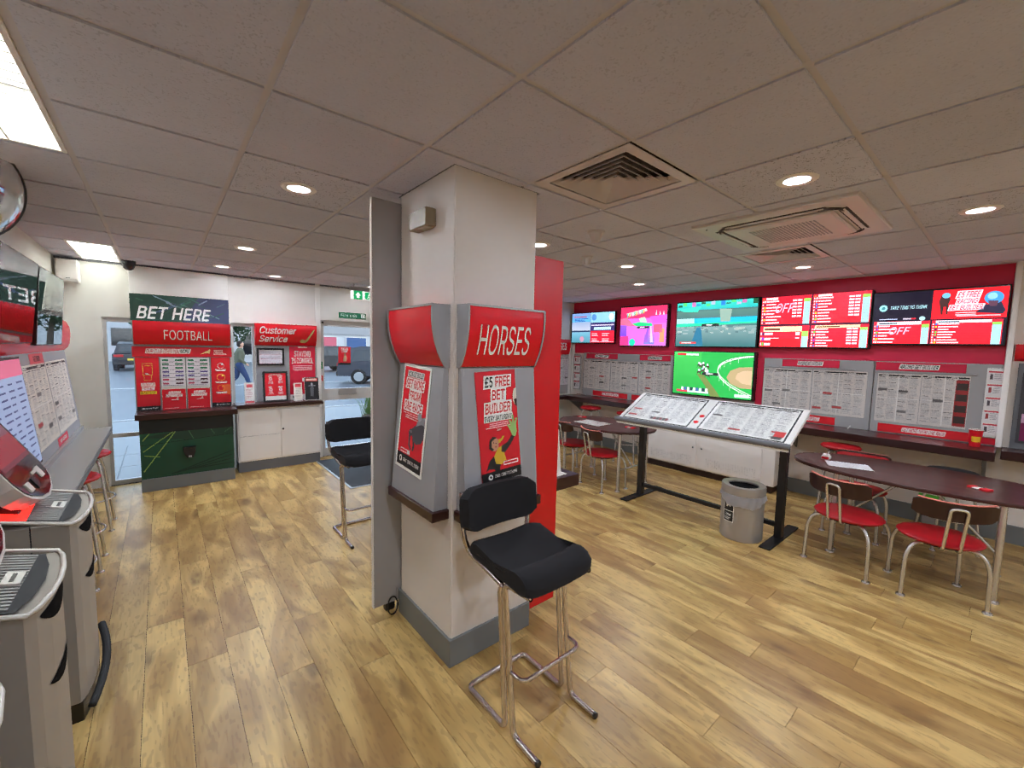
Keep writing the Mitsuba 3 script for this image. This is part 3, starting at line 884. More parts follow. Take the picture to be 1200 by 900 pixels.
def oval_table(x, y, label, ey, lo):
    place(x, y, 0, 0)
    k = thing('oval_table', label, 'table')
    a = np.arange(64) * 2 * math.pi / 64
    ex = 0.45
    E_ = lambda d: np.c_[(ex - d) * np.sign(np.cos(a)) * np.abs(np.cos(a)) ** 0.9, (ey - d) * np.sign(np.sin(a)) * np.abs(np.sin(a)) ** 0.9]
    rings = [(0.02, 0.692), (0.004, 0.694), (0, 0.702), (0, 0.712), (0.004, 0.720), (0.008, 0.721)]
    v = np.vstack([np.c_[E_(d), np.full(64, z)] for d, z in rings] + [[[0, 0, 0.692], [0, 0, 0.721]]])
    f = []
    for q in range(len(rings) - 1):
        for i in range(64):
            j = (i + 1) % 64
            f += [[q * 64 + i, q * 64 + j, (q + 1) * 64 + j], [q * 64 + i, (q + 1) * 64 + j, (q + 1) * 64 + i]]
    for i in range(64):
        j = (i + 1) % 64
        f += [[len(v) - 2, j, i], [len(v) - 1, 5 * 64 + i, 5 * 64 + j]]
    part(k, 'tabletop', trimesh.Trimesh(v, np.array(f), process=False), 'table_wood', 30)
    for sy in (-1, 1):
        for sx in (-1, 1):
            l = part(k, 'leg', tube([(sx * 0.285, sy * lo, 0.692), (sx * 0.285, sy * lo, 0.012)], 0.019, 14), 'satin', True)
            part(l, 'foot', lathe([(0, 0), (0.032, 0), (0.03, 0.01), (0.02, 0.016), (0, 0.016)], 16, (sx * 0.285, sy * lo, 0)), 'satin', 40)
            part(l, 'mount', box(sx * 0.285 - 0.04, sx * 0.285 + 0.04, sy * lo - 0.04, sy * lo + 0.04, 0.684, 0.693), 'black')
        part(k, 'cross_rail', tube([(-0.285, sy * lo, 0.25), (0.285, sy * lo, 0.25)], 0.010, 8), 'satin', True)
        part(k, 'brace', tube([(0, sy * 0.04, 0.69), (0, sy * (lo - 0.005), 0.25)], 0.010, 8), 'satin', True)
    part(k, 'under_rail', box(-0.02, 0.02, -0.36, 0.36, 0.672, 0.692), 'black')


TLX, TLY, TRX, TRY = 4.36, 3.31, 4.57, 0.42
oval_table(TLX, TLY, 'dark brown oval table at the left, behind the paper stand', 0.66, 0.43)
oval_table(TRX, TRY, 'dark brown oval table at the right edge of the room', 0.83, 0.455)
cafe_chair(4.068, 3.12, -14, 'red seated chair at the left oval table, nearest the paper stand')
cafe_chair(4.20, 3.70, -12, 'red seated chair at the left oval table, nearest the red board')
cafe_chair(4.10, 0.74, -14, 'red seated chair at the right oval table, beside the bin')
cafe_chair(4.12, 0.24, 22, 'red seated chair at the right oval table, nearest the viewer')
cafe_chair(4.98, 0.86, 182, 'red backed chair behind the right oval table, facing the viewer')
SG = 'round stools under the wall counters'
round_stool(5.36, 1.08, 10, 0.735, 'vinyl', 'round red stool under the right counter behind the right table', SG)
round_stool(5.25, 0.27, 30, 0.68, 'fabric', 'round black stool under the right counter near the wall post', SG)
round_stool(5.36, 4.38, 0, 0.735, 'vinyl', 'round stool under the far left end of the right counter', SG)
round_stool(5.36, 3.66, 20, 0.735, 'vinyl', 'round stool under the right counter just left of the paper stand', SG)

# little things on the tables
place()


def card_box(x, y, z, deg, label, flat=False):
    place(x, y, z, deg)
    k = thing('slip_holder', label, 'betting slip holder', 'red and white slip holders on the tables')
    if flat:
        part(k, 'slip', bev(-0.055, 0.055, -0.03, 0.03, 0, 0.006, 0.002), 'plastic_white')
        part(k, 'band', box(-0.057, -0.015, -0.031, 0.031, 0.0, 0.012), 'red')
        part(k, 'tip', box(0.03, 0.057, -0.031, 0.031, 0.0, 0.010), 'red')
    else:
        part(k, 'tray', bev(-0.04, 0.04, -0.03, 0.03, 0, 0.028, 0.003), 'plastic_white')
        part(k, 'front_band', box(-0.042, -0.0405, -0.026, 0.026, 0.004, 0.024), 'red')
        part(k, 'slips', box(-0.03, 0.03, -0.022, 0.022, 0.028, 0.044), 'print', color=np.tile(S(236, 232, 228), (8, 1)))


ZT = 0.721
card_box(4.58, 1.02, ZT, 0, 'small red and white slip holder on the left end of the right table')
card_box(4.47, 0.085, ZT, 60, 'flat red and white slip pack on the right end of the right table', True)
card_box(4.47, 3.80, ZT, 90, 'red and white slip holder at the far end of the left table', True)
card_box(4.35, 2.93, ZT, 90, 'red and white slip holder at the near end of the left table', True)
place(4.41, 0.80, ZT, 0)
c = Canvas(0.30, 0.21, S(226, 228, 232), 0.001)
c.lines(0.02, 0.28, 0.19, 8, 0.02, 0.004, S(190, 192, 198), seed=4)
c.put(None, 'paper_sheet', (-0.10, 0.14, 0.0015), (0.35, -0.9367, 0), (0.9367, 0.35, 0), label='plain white sheet of paper lying on the right oval table', cat_='paper')
place(4.25, 3.40, ZT, 0)
newsprint(0.40, 0.29, 21, 4).put(None, 'newspaper', (-0.16, 0.22, 0.0015), (0.0, -1, 0), (1, 0, 0), label='newspaper page lying on the left oval table', cat_='newspaper')
place()
k = thing('green_card', 'bright green card under the right table beside the counter wall', 'card')
part(k, 'card', box(5.66, 5.664, 0.32, 0.50, 0.20, 0.33), 'print', color=np.tile(S(90, 190, 60), (8, 1)))
part(k, 'stand', box(5.664, 5.70, 0.36, 0.46, 0.0, 0.26), 'grey')

# ------------------------------------------------------------------ bar stools
def bar_stool(x, y, deg, label):
    """Local: sitter faces -y. Origin midway between the front and back legs on the floor."""
    place(x, y, 0, deg)
    k = thing('bar_stool', label, 'bar stool')
    w, r = 0.177, 0.0125
    for s in (-1, 1):
        X = s * w
        g = part(k, 'front_leg', tube([(X, -0.185, r), (X, -0.035, r), (X, 0.045, 0.655), (X, -0.12, 0.665)], r, 12, 0.04), 'chrome', True)
        part(g, 'end_cap', disc_y(X, r, 0.0135, -0.192, -0.18, 14), 'black', 40)
        part(k, 'rear_leg', tube([(X, 0.285, r), (X, 0.02, r), (X, 0.075, 0.61), (X, 0.06, 0.64), (X, 0.31, 0.685), (X * 1.14, 0.325, 0.76), (X * 1.14, 0.345, 0.97)], r, 12, 0.035), 'chrome', True)
    part(k, 'floor_bar', tube([(-w, 0.15, r), (-w, 0.305, r), (w, 0.305, r), (w, 0.15, r)], r, 12, 0.035), 'chrome', True)
    part(k, 'footrest', tube([(-w, 0.01, 0.285), (-w, -0.085, 0.285), (w, -0.085, 0.285), (w, 0.01, 0.285)], 0.009, 10, 0.05), 'chrome', True)
    # seat: a deep saddle with a front roll
    prof = [(0.30, 0.70), (0.285, 0.742), (0.24, 0.757), (0.14, 0.733), (0.06, 0.712), (0.022, 0.703), (0.008, 0.716), (-0.02, 0.737), (-0.06, 0.742), (-0.10, 0.728), (-0.128, 0.695), (-0.125, 0.655), (-0.09, 0.645), (0.0, 0.655), (0.15, 0.664), (0.26, 0.675)]
    n = 16
    xs = np.linspace(-0.199, 0.199, n + 1)
    V, F = [], []
    P = np.array(prof)
    mid = P.mean(0)
    for X in xs:
        e = abs(X) / 0.199
        sh = 1 - 0.16 * max(0, (e - 0.8) / 0.2) ** 2
        Q = mid + (P - mid) * [1 - 0.07 * max(0, (e - 0.75) / 0.25) ** 2, sh]
        V.append(np.c_[np.full(len(Q), X), Q[:, 0], Q[:, 1] + 0.012 * e * e])
    L = len(P)
    V = np.vstack(V)
    for i in range(n):
        for j in range(L):
            q = (j + 1) % L
            F += [[i * L + j, (i + 1) * L + j, (i + 1) * L + q, i * L + q]]
    F = [t for q in F for t in ([q[0], q[1], q[2]], [q[0], q[2], q[3]])]
    for j in range(1, L - 1):
        F += [[0, j, j + 1], [n * L, n * L + j + 1, n * L + j]]
    m = trimesh.Trimesh(V, np.array(F), process=False)
    if m.volume < 0:
        m.invert()
    part(k, 'seat', m, 'fabric', 50)
    part(k, 'seat_bracket', box(-0.12, 0.12, -0.07, 0.03, 0.636, 0.65), 'black')
    b = bent_slab(0.45, 0.20, 0.055, 0.62, 14, 0.45)
    b = turn(b, -6, [1, 0, 0])
    b.apply_translation([0, 0.335, 0.885])
    part(k, 'backrest', b, 'fabric', 50)


bar_stool(1.263, 1.27, 0, 'black cushioned chrome bar stool in the foreground before the column')
bar_stool(1.31, 3.51, 0, 'black cushioned chrome bar stool beyond the grey upright board, near the door')

# ------------------------------------------------------------------ paper stand, bin, cabinets
place()
k = thing('paper_stand', 'white sloping newspaper stand on black posts in front of the screens', 'display stand')
A, B = np.array([3.90, 0.0, 0.905]), np.array([4.40, 0.0, 1.165])
ys0, ys1 = 2.80, 1.12
d = (B - A) / np.linalg.norm(B - A)
nrm = np.array([-d[2], 0, d[0]])
SL = np.linalg.norm(B - A)


def slab(u0, u1, y0, y1, t0, t1):
    P = []
    for u in (u0, u1):
        for y in (y0, y1):
            for t in (t0, t1):
                P.append(A + d * u + nrm * t + [0, y, 0])
    return trimesh.PointCloud(np.array(P)).convex_hull


part(k, 'top', slab(0, SL, ys1, ys0, -0.03, 0.0), 'white')
for y0, y1, seed in ((2.02, 2.74, 31), (1.18, 1.90, 32)):
    part(k, 'frame_groove', slab(0.035, SL - 0.02, y0 - 0.012, y1 + 0.012, 0.0, 0.0015), 'rubber')
    o = A + d * 0.045 + nrm * 0.003 + [0, y1, 0]
    cc = newsprint(y1 - y0, SL - 0.085, seed, 6, True, S(222, 222, 216))
    if seed == 32:
        cc.rect(cc.w - 0.09, 0.05, cc.w - 0.01, 0.13, S(200, 60, 60), 3)
        cc.rect(cc.w - 0.10, 0.012, cc.w - 0.02, 0.05, S(80, 76, 74), 3)
        cc.rect(0.0, 0, 0.03, cc.h, W_, 3)
    else:
        for q in range(6):
            cc.rect(0.30 + q * 0.034, 0.03, 0.328 + q * 0.034, 0.075, S(120, 60, 60) if q % 2 else S(70, 66, 66), 3)
    cc.put(None, 'newspaper', o, (0, -1, 0), d, label='racing page on the left half of the paper stand' if seed == 31 else 'racing page on the right half of the paper stand, with a red square', cat_='newspaper')
for u, s in ((0.13, 0.015), (0.24, 0.015)):
    q = A + d * (0.14 + (u - 0.13) * 1.0) + nrm * 0.0006
    a = np.arange(16) * 2 * math.pi / 16
    yc = 1.965 if u < 0.2 else 1.953
    v = np.vstack([[q + [0, yc, 0]], [q + d * 0.024 * math.cos(t) + np.array([0, 0.024 * math.sin(t), 0]) + [0, yc, 0] for t in a]])
    part(k, 'round_sticker', (v, [[0, 1 + (i + 1) % 16, 1 + i] for i in range(16)]), 'red', label='round red sticker')
part(k, 'front_rail', tube([A + [-0.015, ys1 - 0.01, -0.004], A + [-0.015, ys0 + 0.01, -0.004]], 0.026, 12), 'grey_dark', True, label='dark rounded front rail')
part(k, 'front_lip', box(3.885, 3.905, ys1, ys0, 0.855, 0.885), 'white')
for y in (2.655, 1.235):
    p = part(k, 'post', bev(4.165, 4.235, y - 0.03, y + 0.03, 0.012, 1.03, 0.004), 'black')
    part(k, 'foot_plate', bev(3.87, 4.60, y - 0.045, y + 0.045, 0.0, 0.014, 0.003), 'black')
part(k, 'stretcher', bev(4.18, 4.22, 1.265, 2.625, 0.105, 0.145, 0.004), 'black')

k = thing('litter_bin', 'silver cylinder bin with a plastic liner under the paper stand', 'bin')
bx_, by_, br = 3.99, 1.475, 0.172
part(k, 'drum', lathe([(0.0, 0.0), (br - 0.006, 0.0), (br, 0.01), (br, 0.40), (br - 0.004, 0.40), (br - 0.006, 0.02), (0, 0.02)], 48, (bx_, by_, 0)), 'steel_bin', 40)
part(k, 'rim_ring', lathe([(br + 0.003, 0.405), (br + 0.006, 0.42), (br + 0.006, 0.475), (br + 0.002, 0.485), (br - 0.05, 0.478), (br - 0.052, 0.465), (br - 0.02, 0.455), (br - 0.004, 0.40), (br + 0.003, 0.405)], 48, (bx_, by_, 0)), 'steel_bin', 40)
part(k, 'inner_well', lathe([(0, 0.10), (br - 0.015, 0.10), (br - 0.02, 0.45), (br - 0.022, 0.45), (br - 0.025, 0.11), (0, 0.11)], 32, (bx_, by_, 0)), 'rubber', 40)
V, F = [], []
nb = 72
for q in range(nb):
    a = q * 2 * math.pi / nb
    hang = 0.075 + 0.03 * math.sin(a * 2 + 0.8) + 0.012 * math.sin(a * 5)
    for t in range(5):
        rr = br + 0.004 + 0.006 * math.sin(a * 17 + t) * (t > 0) + (0.008 if t == 4 else 0.003 * t)
        V.append([bx_ + rr * math.cos(a), by_ + rr * math.sin(a), 0.41 - hang * t / 4])
for q in range(nb):
    for t in range(4):
        a, b = q * 5 + t, ((q + 1) % nb) * 5 + t
        F.append([a, b, b + 1, a + 1])
part(k, 'liner', (V, F), 'bag', True, label='translucent plastic liner hanging below the rim')
# label wrapped on the drum, facing left of the viewer
ang0 = math.radians(146)
c = Canvas(0.10, 0.19, W_)
c.rect(0.006, 0.10, 0.094, 0.184, K_)
c.rect(0.006, 0.006, 0.094, 0.094, K_)
c.ell(0.05, 0.146, 0.022, 0.024, W_, 2)
c.poly([(0.05, 0.15), (0.075, 0.125), (0.03, 0.118)], K_, 3)
c.text('Litter', 0.05, 0.055, 0.02, W_, w=0.06)
c.lines(0.02, 0.08, 0.04, 2, 0.014, 0.006, W_, 2, seed=8)
mesh, col, uv = c.mesh((0, 0, 0))
v, lf = mesh
for _ in range(3):
    v, lf, at_ = trimesh.remesh.subdivide(v, lf, vertex_attributes={'c': col})
    col = at_['c']
ang = ang0 + (v[:, 0]) / br
rr = br + 0.0012 - v[:, 1] * 0
v = np.c_[bx_ + (rr - v[:, 1]) * np.cos(ang), by_ + (rr - v[:, 1]) * np.sin(ang), 0.16 + v[:, 2]]
part(k, 'label', (v, lf), 'print', color=col, label='black and white litter label')

k = thing('low_cabinet', 'long low white cabinet under the racing screen', 'cabinet')
part(k, 'body', bev(5.465, 5.80, 1.70, 3.41, 0.09, 0.70, 0.003), 'cream')
part(k, 'plinth', box(5.50, 5.80, 1.73, 3.39, 0, 0.09), 'brown_edge')
for y0, y1 in ((1.84, 2.60), (2.64, 3.38)):
    dk = part(k, 'door', bev(5.448, 5.465, y0, y1, 0.11, 0.685, 0.003), 'cream')
    yk = y1 - 0.04 if y0 < 2 else y0 + 0.04
    part(dk, 'knob', lathe([(0, -0.012), (0.009, -0.01), (0.012, 0), (0, 0.006)], 12, (0, 0, 0)).apply_transform(trimesh.transformations.rotation_matrix(-math.pi / 2, [0, 1, 0])).apply_translation([5.44, yk, 0.38]), 'grey_dark', 40)
    part(dk, 'vent_holes', cat(*[box(5.4468, 5.448, y0 + 0.06 + 0.028 * q, y0 + 0.068 + 0.028 * q, 0.16 + 0.022 * r_, 0.166 + 0.022 * r_) for q in range(22) for r_ in range(5)]), 'grey', kind='stuff')
    part(dk, 'top_catch', box(5.44, 5.448, (y0 + y1) / 2 - 0.02, (y0 + y1) / 2 + 0.02, 0.668, 0.68), 'grey_dark')

# ------------------------------------------------------------------ right wall: counter, boards, screens
k = thing('wall_counter', 'long dark brown counter along the red right wall', 'counter')
part(k, 'top', bev(5.36, XR, 0.04, 5.05, 0.785, 0.862, 0.004), 'brown')
for y in (0.10, 1.60, 3.50, 4.95):
    part(k, 'bracket', extr([(XR, 0.55), (XR, 0.785), (5.48, 0.785), (5.48, 0.765)], y - 0.012, y + 0.012, 'y'), 'grey_dark')
solo('wall_counter', bev(5.55, XR, -2.2, 0.012, 0.785, 0.862, 0.004), 'brown', 'end of a dark counter beyond the white wall post at the right', 'counter')
place(XR, 0, 0, -90)          # local x runs to world -y, local y into the wall
BG = 'grey notice boards on the red wall'


def notice_board(label, y_hi, y_lo, header, strip, papers):
    k = thing('notice_board', label, 'notice board', BG)
    x0, x1 = -y_hi, -y_lo
    part(k, 'backing', bev(x0, x1, -0.035, -0.001, 0.862, 1.605, 0.003), 'grey_panel')
    part(k, 'top_rail', bev(x0, x1 - 0.15, -0.046, -0.035, 1.495, 1.507, 0.002), 'alu')
    return k


def header_strip(x0, x1, text, label, z=1.515, hgt=0.085, col=None):
    c = Canvas(x1 - x0, hgt, col or S(196, 24, 56), 0.002)
    c.text(text, (x1 - x0) / 2, hgt * 0.28, hgt * 0.44, K_, w=(x1 - x0) * 0.42, back=W_, shear=0.2)
    c.put(None, 'header_strip', (x0, -0.039, z), label=label, cat_='sign')


def red_strip(x0, x1, label, z=0.872):
    c = Canvas(x1 - x0, 0.085, S(214, 24, 36), 0.002)
    c.text('GET MORE FROM ONE RACE', (x1 - x0) * 0.52, 0.026, 0.034, R_, w=(x1 - x0) * 0.46, back=W_, shear=0.2)
    c.put(None, 'price_strip', (x0, -0.039, z), label=label, cat_='sign')


notice_board('grey notice board at the far left of the red wall, full of racing pages', 4.93, 3.22, 0, 0, 0)
notice_board('grey notice board right of the racing screen', 2.0, 0.945, 0, 0, 0)
notice_board('grey notice board nearest the white wall post', 0.935, 0.06, 0, 0, 0)
NG = 'racing pages on the wall boards'
PG = [(-4.90, 0.56, 'pinkish racing page nearest the far corner of the red wall'), (-4.32, 0.52, 'racing page on the far board, second from the far corner'), (-3.78, 0.53, 'racing page on the far board, beside the racing screen'),
      (-1.99, 0.50, 'racing page just right of the racing screen'), (-1.48, 0.49, 'racing page between the racing screen and the right hand board'), (-0.905, 0.33, 'left racing page on the board nearest the post'), (-0.57, 0.325, 'right racing page on the board nearest the post, with dark pictures')]
for q, (xx, ww, lab) in enumerate(PG):
    c = newsprint(ww, 0.50, 40 + q, 5 if ww > 0.4 else 4, True, S(204, 196, 188))
    if q == 6:
        c.rect(ww - 0.09, 0.02, ww - 0.005, 0.46, S(150, 40, 40), 3)
        for t in range(4):
            c.rect(ww - 0.085, 0.05 + t * 0.105, ww - 0.01, 0.115 + t * 0.105, S(60, 44, 40), 3.5)
    c.put(None, 'newspaper', (xx, -0.038, 0.985 - 0.004 * (q % 2)), label=lab, cat_='newspaper')
header_strip(-4.86, -4.20, 'RACING BET', 'red header strip at the far end of the wall boards', z=1.512)
header_strip(-3.78, -3.26, 'RACING BET', 'red header strip left of the racing screen', z=1.512)
header_strip(-1.80, -1.24, 'RACING BET BUILDER', 'red header strip reading RACING BET BUILDER right of the racing screen', z=1.512)
header_strip(-0.93, -0.28, 'RACING BET BUILDER', 'red header strip reading RACING BET BUILDER nearest the post', z=1.512)
red_strip(-4.69, -3.98, 'red price strip on the counter under the far pages')
red_strip(-3.90, -3.30, 'red price strip on the counter behind the paper stand')
red_strip(-1.85, -1.24, 'red strip behind the right end of the paper stand')
red_strip(-0.87, -0.215, 'red strip reading GET MORE FROM ONE RACE nearest the post')
c = Canvas(0.115, 0.06, S(200, 20, 40), 0.002)
c.put(None, 'header_strip', (-0.135, -0.039, 0.872), label='short red tag on the counter at the foot of the leaflet rack', cat_='sign')
# leaflet racks
for xx, n, lab in ((-0.145, 5, 'column of five white leaflets beside the white post'), (-5.135, 4, 'narrow rack of white and pink leaflets at the far corner')):
    k = thing('leaflet_rack', lab, 'leaflet rack')
    wd = 0.10 if n == 5 else 0.15
    part(k, 'rail', box(xx - 0.004, xx + wd + 0.004, -0.05, -0.036, 0.94, 1.57), 'white' if n == 5 else 'grey_panel')
    for q in range(n):
        hh = 0.60 / n
        c = Canvas(wd - 0.012, hh - 0.012, S(226, 220, 218), 0.002)
        c.rect(0, c.h * 0.88, c.w, c.h, S(200, 60, 70))
        c.rect(c.w * 0.12, c.h * 0.3, c.w * 0.32, c.h * 0.75, S(150, 60, 60) if q % 2 else S(80, 70, 74))
        c.lines(c.w * 0.4, c.w * 0.95, c.h * 0.8, 5, c.h * 0.12, c.h * 0.05, S(160, 156, 156), seed=q)
        c.put(k, 'leaflet', (xx + 0.006, -0.055, 0.955 + q * hh))
# pot of pens
place()
k = thing('pen_tub', 'red and yellow cardboard tub on the counter by the post', 'tub')
part(k, 'cup', lathe([(0, 0), (0.036, 0), (0.046, 0.15), (0.043, 0.15), (0.034, 0.01), (0, 0.01)], 28, (5.62, 0.17, 0.862)), 'red', 40)
a = np.linspace(math.radians(150), math.radians(230), 8)
v = np.vstack([np.c_[5.62 + (0.0405 + 0.0005) * np.cos(a), 0.17 + 0.041 * np.sin(a), 0 * a + 0.905], np.c_[5.62 + 0.0445 * np.cos(a), 0.17 + 0.0445 * np.sin(a), 0 * a + 0.955]])
part(k, 'yellow_mark', (v, [[i, i + 1, i + 9, i + 8] for i in range(7)]), 'print', color=np.tile(S(236, 180, 40), (16, 1)))
part(k, 'rim', lathe([(0.046, 0.148), (0.049, 0.152), (0.046, 0.156), (0.043, 0.152), (0.046, 0.148)], 28, (5.62, 0.17, 0.862)), 'plastic_white', 40)
solo('pen', tube([(5.66, 1.095, 0.868), (5.70, 1.08, 0.90)], 0.004, 6), 'plastic_white', 'small white pen propped on the right counter', 'pen', smooth=True)
# beyond the post
place(XR, 0, 0, -90)
k = thing('side_board', 'dark grey board with red head beyond the white wall post', 'notice board')
part(k, 'backing', bev(0.03, 0.75, -0.035, -0.001, 0.862, 1.62, 0.003), 'grey_dark')
part(k, 'head', extr([(0, 1.785), (-0.07, 1.785), (-0.072, 1.72), (-0.05, 1.66), (-0.02, 1.64), (0, 1.64)], 0.0, 0.75, 'x'), 'red', 25)
c = Canvas(0.5, 0.62, S(60, 58, 62), 0.006)
c.rect(0.02, 0.02, 0.48, 0.18, S(110, 16, 70))
c.rect(0.02, 0.18, 0.48, 0.26, S(200, 160, 186))
c.lines(0.06, 0.4, 0.15, 4, 0.03, 0.012, S(226, 190, 214), 2, seed=5)
c.put(None, 'poster', (0.06, -0.045, 0.92), label='framed dark poster with a purple foot beyond the white post', cat_='poster')

# screens
SCR = lambda r, g, b: np.array(S(r, g, b)) * SCREEN


def tv(label, y_hi, y_lo, z0, z1, canvas, depth=0.10):
    k = thing('television', label, 'screen')
    x0, x1 = -y_hi, -y_lo
    part(k, 'casing', bev(x0 - 0.012, x1 + 0.012, -depth, -0.013, z0 - 0.014, z1 + 0.012, 0.006), 'bezel')
    mesh, col, uv = canvas.mesh((x0, -depth - 0.001, z0), step=0.0002)
    part(k, 'picture', mesh, 'print', color=col, uv=uv, emitter={'type': 'area', 'radiance': vcol()})
    return k


def race_card(c, x0, y0, w, h, seed, rows, off=False, head=None, odds=2):
    """A table of runners: white names on red stripes, pale blue odds column at the right."""
    r = random.Random(seed)
    c.grad(x0, y0, x0 + w, y0 + h, SCR(240, 28, 44), SCR(236, 34, 58), 1)
    rh = h / (rows + 1)
    if head == 'white':
        c.rect(x0 + 0.06 * w, y0 + h - rh * 1.1, x0 + 0.85 * w, y0 + h - rh * 0.1, SCR(214, 236, 250), 2)
        c.lines(x0 + 0.1 * w, x0 + 0.5 * w, y0 + h - rh * 0.45, 1, rh, rh * 0.35, SCR(60, 60, 80), 2.5, seed)
    elif head == 'gold':
        c.rect(x0 + 0.07 * w, y0 + h - rh * 1.1, x0 + 0.86 * w, y0 + h - rh * 0.1, SCR(250, 214, 170), 2)
        c.lines(x0 + 0.1 * w, x0 + 0.55 * w, y0 + h - rh * 0.45, 1, rh, rh * 0.35, SCR(120, 60, 40), 2.5, seed)
    else:
        c.rect(x0 + 0.09 * w, y0 + h - rh * 1.0, x0 + 0.34 * w, y0 + h - rh * 0.2, SCR(250, 236, 240), 2)
        c.poly([(x0 + 0.01 * w, y0 + h - rh * 1.0), (x0 + 0.04 * w, y0 + h - rh * 0.3), (x0 + 0.07 * w, y0 + h - rh * 0.9)], SCR(230, 120, 60), 2)
    for q in range(rows):
        yy = y0 + h - rh * (q + 2)
        c.rect(x0, yy + rh * 0.95, x0 + w, yy + rh, SCR(190, 20, 40), 1.5)
        c.rect(x0 + 0.015 * w, yy + rh * 0.25, x0 + 0.04 * w, yy + rh * 0.8, SCR(250, 230, 240), 2)
        c.rect(x0 + 0.055 * w, yy + rh * 0.2, x0 + 0.085 * w, yy + rh * 0.85, SCR(*r.choice([(60, 40, 90), (250, 240, 250), (120, 60, 200), (250, 210, 60), (60, 120, 240), (90, 200, 90)])), 2)
        c.rect(x0 + 0.10 * w, yy + rh * 0.28, x0 + (0.10 + r.uniform(0.16, 0.34)) * w, yy + rh * 0.75, SCR(255, 214, 224), 2)
        if odds and q < rows * 0.75:
            for t in range(odds):
                c.rect(x0 + (0.84 - 0.10 * (t + 1)) * w, yy + rh * 0.2, x0 + (0.925 - 0.10 * (t + 1)) * w, yy + rh * 0.8, SCR(236, 220, 240), 2)
        c.rect(x0 + 0.86 * w, yy, x0 + 0.985 * w, yy + rh * 0.96, SCR(164, 220, 244) if q else SCR(150, 214, 90), 2)
    if off:
        c.text('OFF', x0 + 0.46 * w, y0 + h * 0.42, h * 0.32, SCR(255, 170, 200), w=w * 0.36, z=4, shear=0.25, bold=True)


# 1: channel mosaic with a race card
c = Canvas(0.93, 0.51, SCR(120, 150, 190))
c.grad(0, 0.36, 0.42, 0.51, SCR(90, 190, 240), SCR(130, 160, 220))
c.rect(0.04, 0.44, 0.34, 0.455, SCR(200, 70, 120), 2)
c.lines(0.06, 0.38, 0.42, 3, 0.022, 0.012, SCR(50, 100, 190), 2, seed=1)
c.grad(0, 0.20, 0.42, 0.36, SCR(196, 204, 226), SCR(150, 176, 214))
c.rect(0, 0.185, 0.42, 0.21, SCR(40, 70, 100), 2)
c.grad(0, 0.0, 0.42, 0.18, SCR(80, 150, 170), SCR(120, 186, 214))
c.ell(0.24, 0.06, 0.05, 0.05, SCR(200, 150, 180), 2)
c.rect(0.43, 0.34, 0.93, 0.51, SCR(150, 214, 246))
c.ell(0.50, 0.43, 0.05, 0.055, SCR(90, 150, 220), 2)
c.ell(0.86, 0.43, 0.055, 0.06, SCR(220, 236, 250), 2)
c.rect(0.43, 0.20, 0.93, 0.34, SCR(60, 56, 110))
c.rect(0.44, 0.285, 0.92, 0.305, SCR(214, 200, 236), 2)
c.rect(0.50, 0.215, 0.86, 0.265, SCR(190, 226, 250), 2)
c.rect(0.43, 0.0, 0.93, 0.20, SCR(230, 34, 60))
for q in range(4):
    c.lines(0.46 + (q % 2) * 0.22, 0.62 + (q % 2) * 0.22, 0.16 - 0.09 * (q // 2), 3, 0.02, 0.01, SCR(250, 190, 206), 2, seed=q)
c.rect(0.44, 0.01, 0.92, 0.018, SCR(250, 190, 206), 2)
tv('leftmost television in the top row, split into blue and red quarters', 5.17, 4.275, 1.785, 2.295, c)
# 2: broken picture in pink and violet
c = Canvas(0.81, 0.60, SCR(236, 110, 240))
c.grad(0, 0.42, 0.81, 0.60, SCR(250, 60, 120), SCR(255, 50, 100))
c.poly([(0.10, 0.50), (0.46, 0.57), (0.48, 0.53), (0.16, 0.46)], SCR(220, 240, 236), 2)
for q in range(10):
    c.rect(0.12 + q * 0.032, 0.44 + q * 0.006, 0.142 + q * 0.032, 0.50 + q * 0.006, SCR(*[(120, 190, 170), (230, 190, 90), (240, 120, 160), (200, 220, 220)][q % 4]), 2.5)
c.poly([(0.0, 0.42), (0.12, 0.44), (0.22, 0.34), (0.30, 0.30), (0.18, 0.30), (0.0, 0.32)], SCR(250, 110, 150), 2)
c.poly([(0.22, 0.34), (0.34, 0.36), (0.56, 0.34), (0.58, 0.30), (0.30, 0.30)], SCR(40, 230, 130), 2.2)
c.poly([(0.34, 0.42), (0.44, 0.44), (0.48, 0.36), (0.36, 0.36)], SCR(190, 240, 200), 2.4)
c.poly([(0.52, 0.44), (0.81, 0.46), (0.81, 0.34), (0.60, 0.34)], SCR(226, 90, 240), 2)
c.grad(0.0, 0.14, 0.12, 0.32, SCR(120, 70, 250), SCR(150, 90, 250), 2)
c.rect(0.60, 0.20, 0.74, 0.32, SCR(250, 90, 130), 2)
c.rect(0.70, 0.05, 0.78, 0.26, SCR(240, 150, 110), 2)
c.grad(0.44, 0.02, 0.62, 0.18, SCR(110, 120, 250), SCR(190, 110, 250), 2)
c.poly([(0.44, 0.05), (0.50, 0.30), (0.53, 0.30), (0.50, 0.05)], SCR(150, 90, 220), 2.5)
c.poly([(0.55, 0.05), (0.54, 0.30), (0.56, 0.30), (0.60, 0.05)], SCR(250, 190, 250), 2.5)
c.rect(0.0, 0.0, 0.16, 0.15, SCR(246, 60, 140), 2)
c.ell(0.23, 0.05, 0.055, 0.055, SCR(30, 220, 170), 3)
c.rect(0.31, 0.265, 0.52, 0.295, SCR(30, 40, 40), 4)
c.lines(0.36, 0.47, 0.286, 1, 0.01, 0.012, SCR(240, 240, 240), 5)
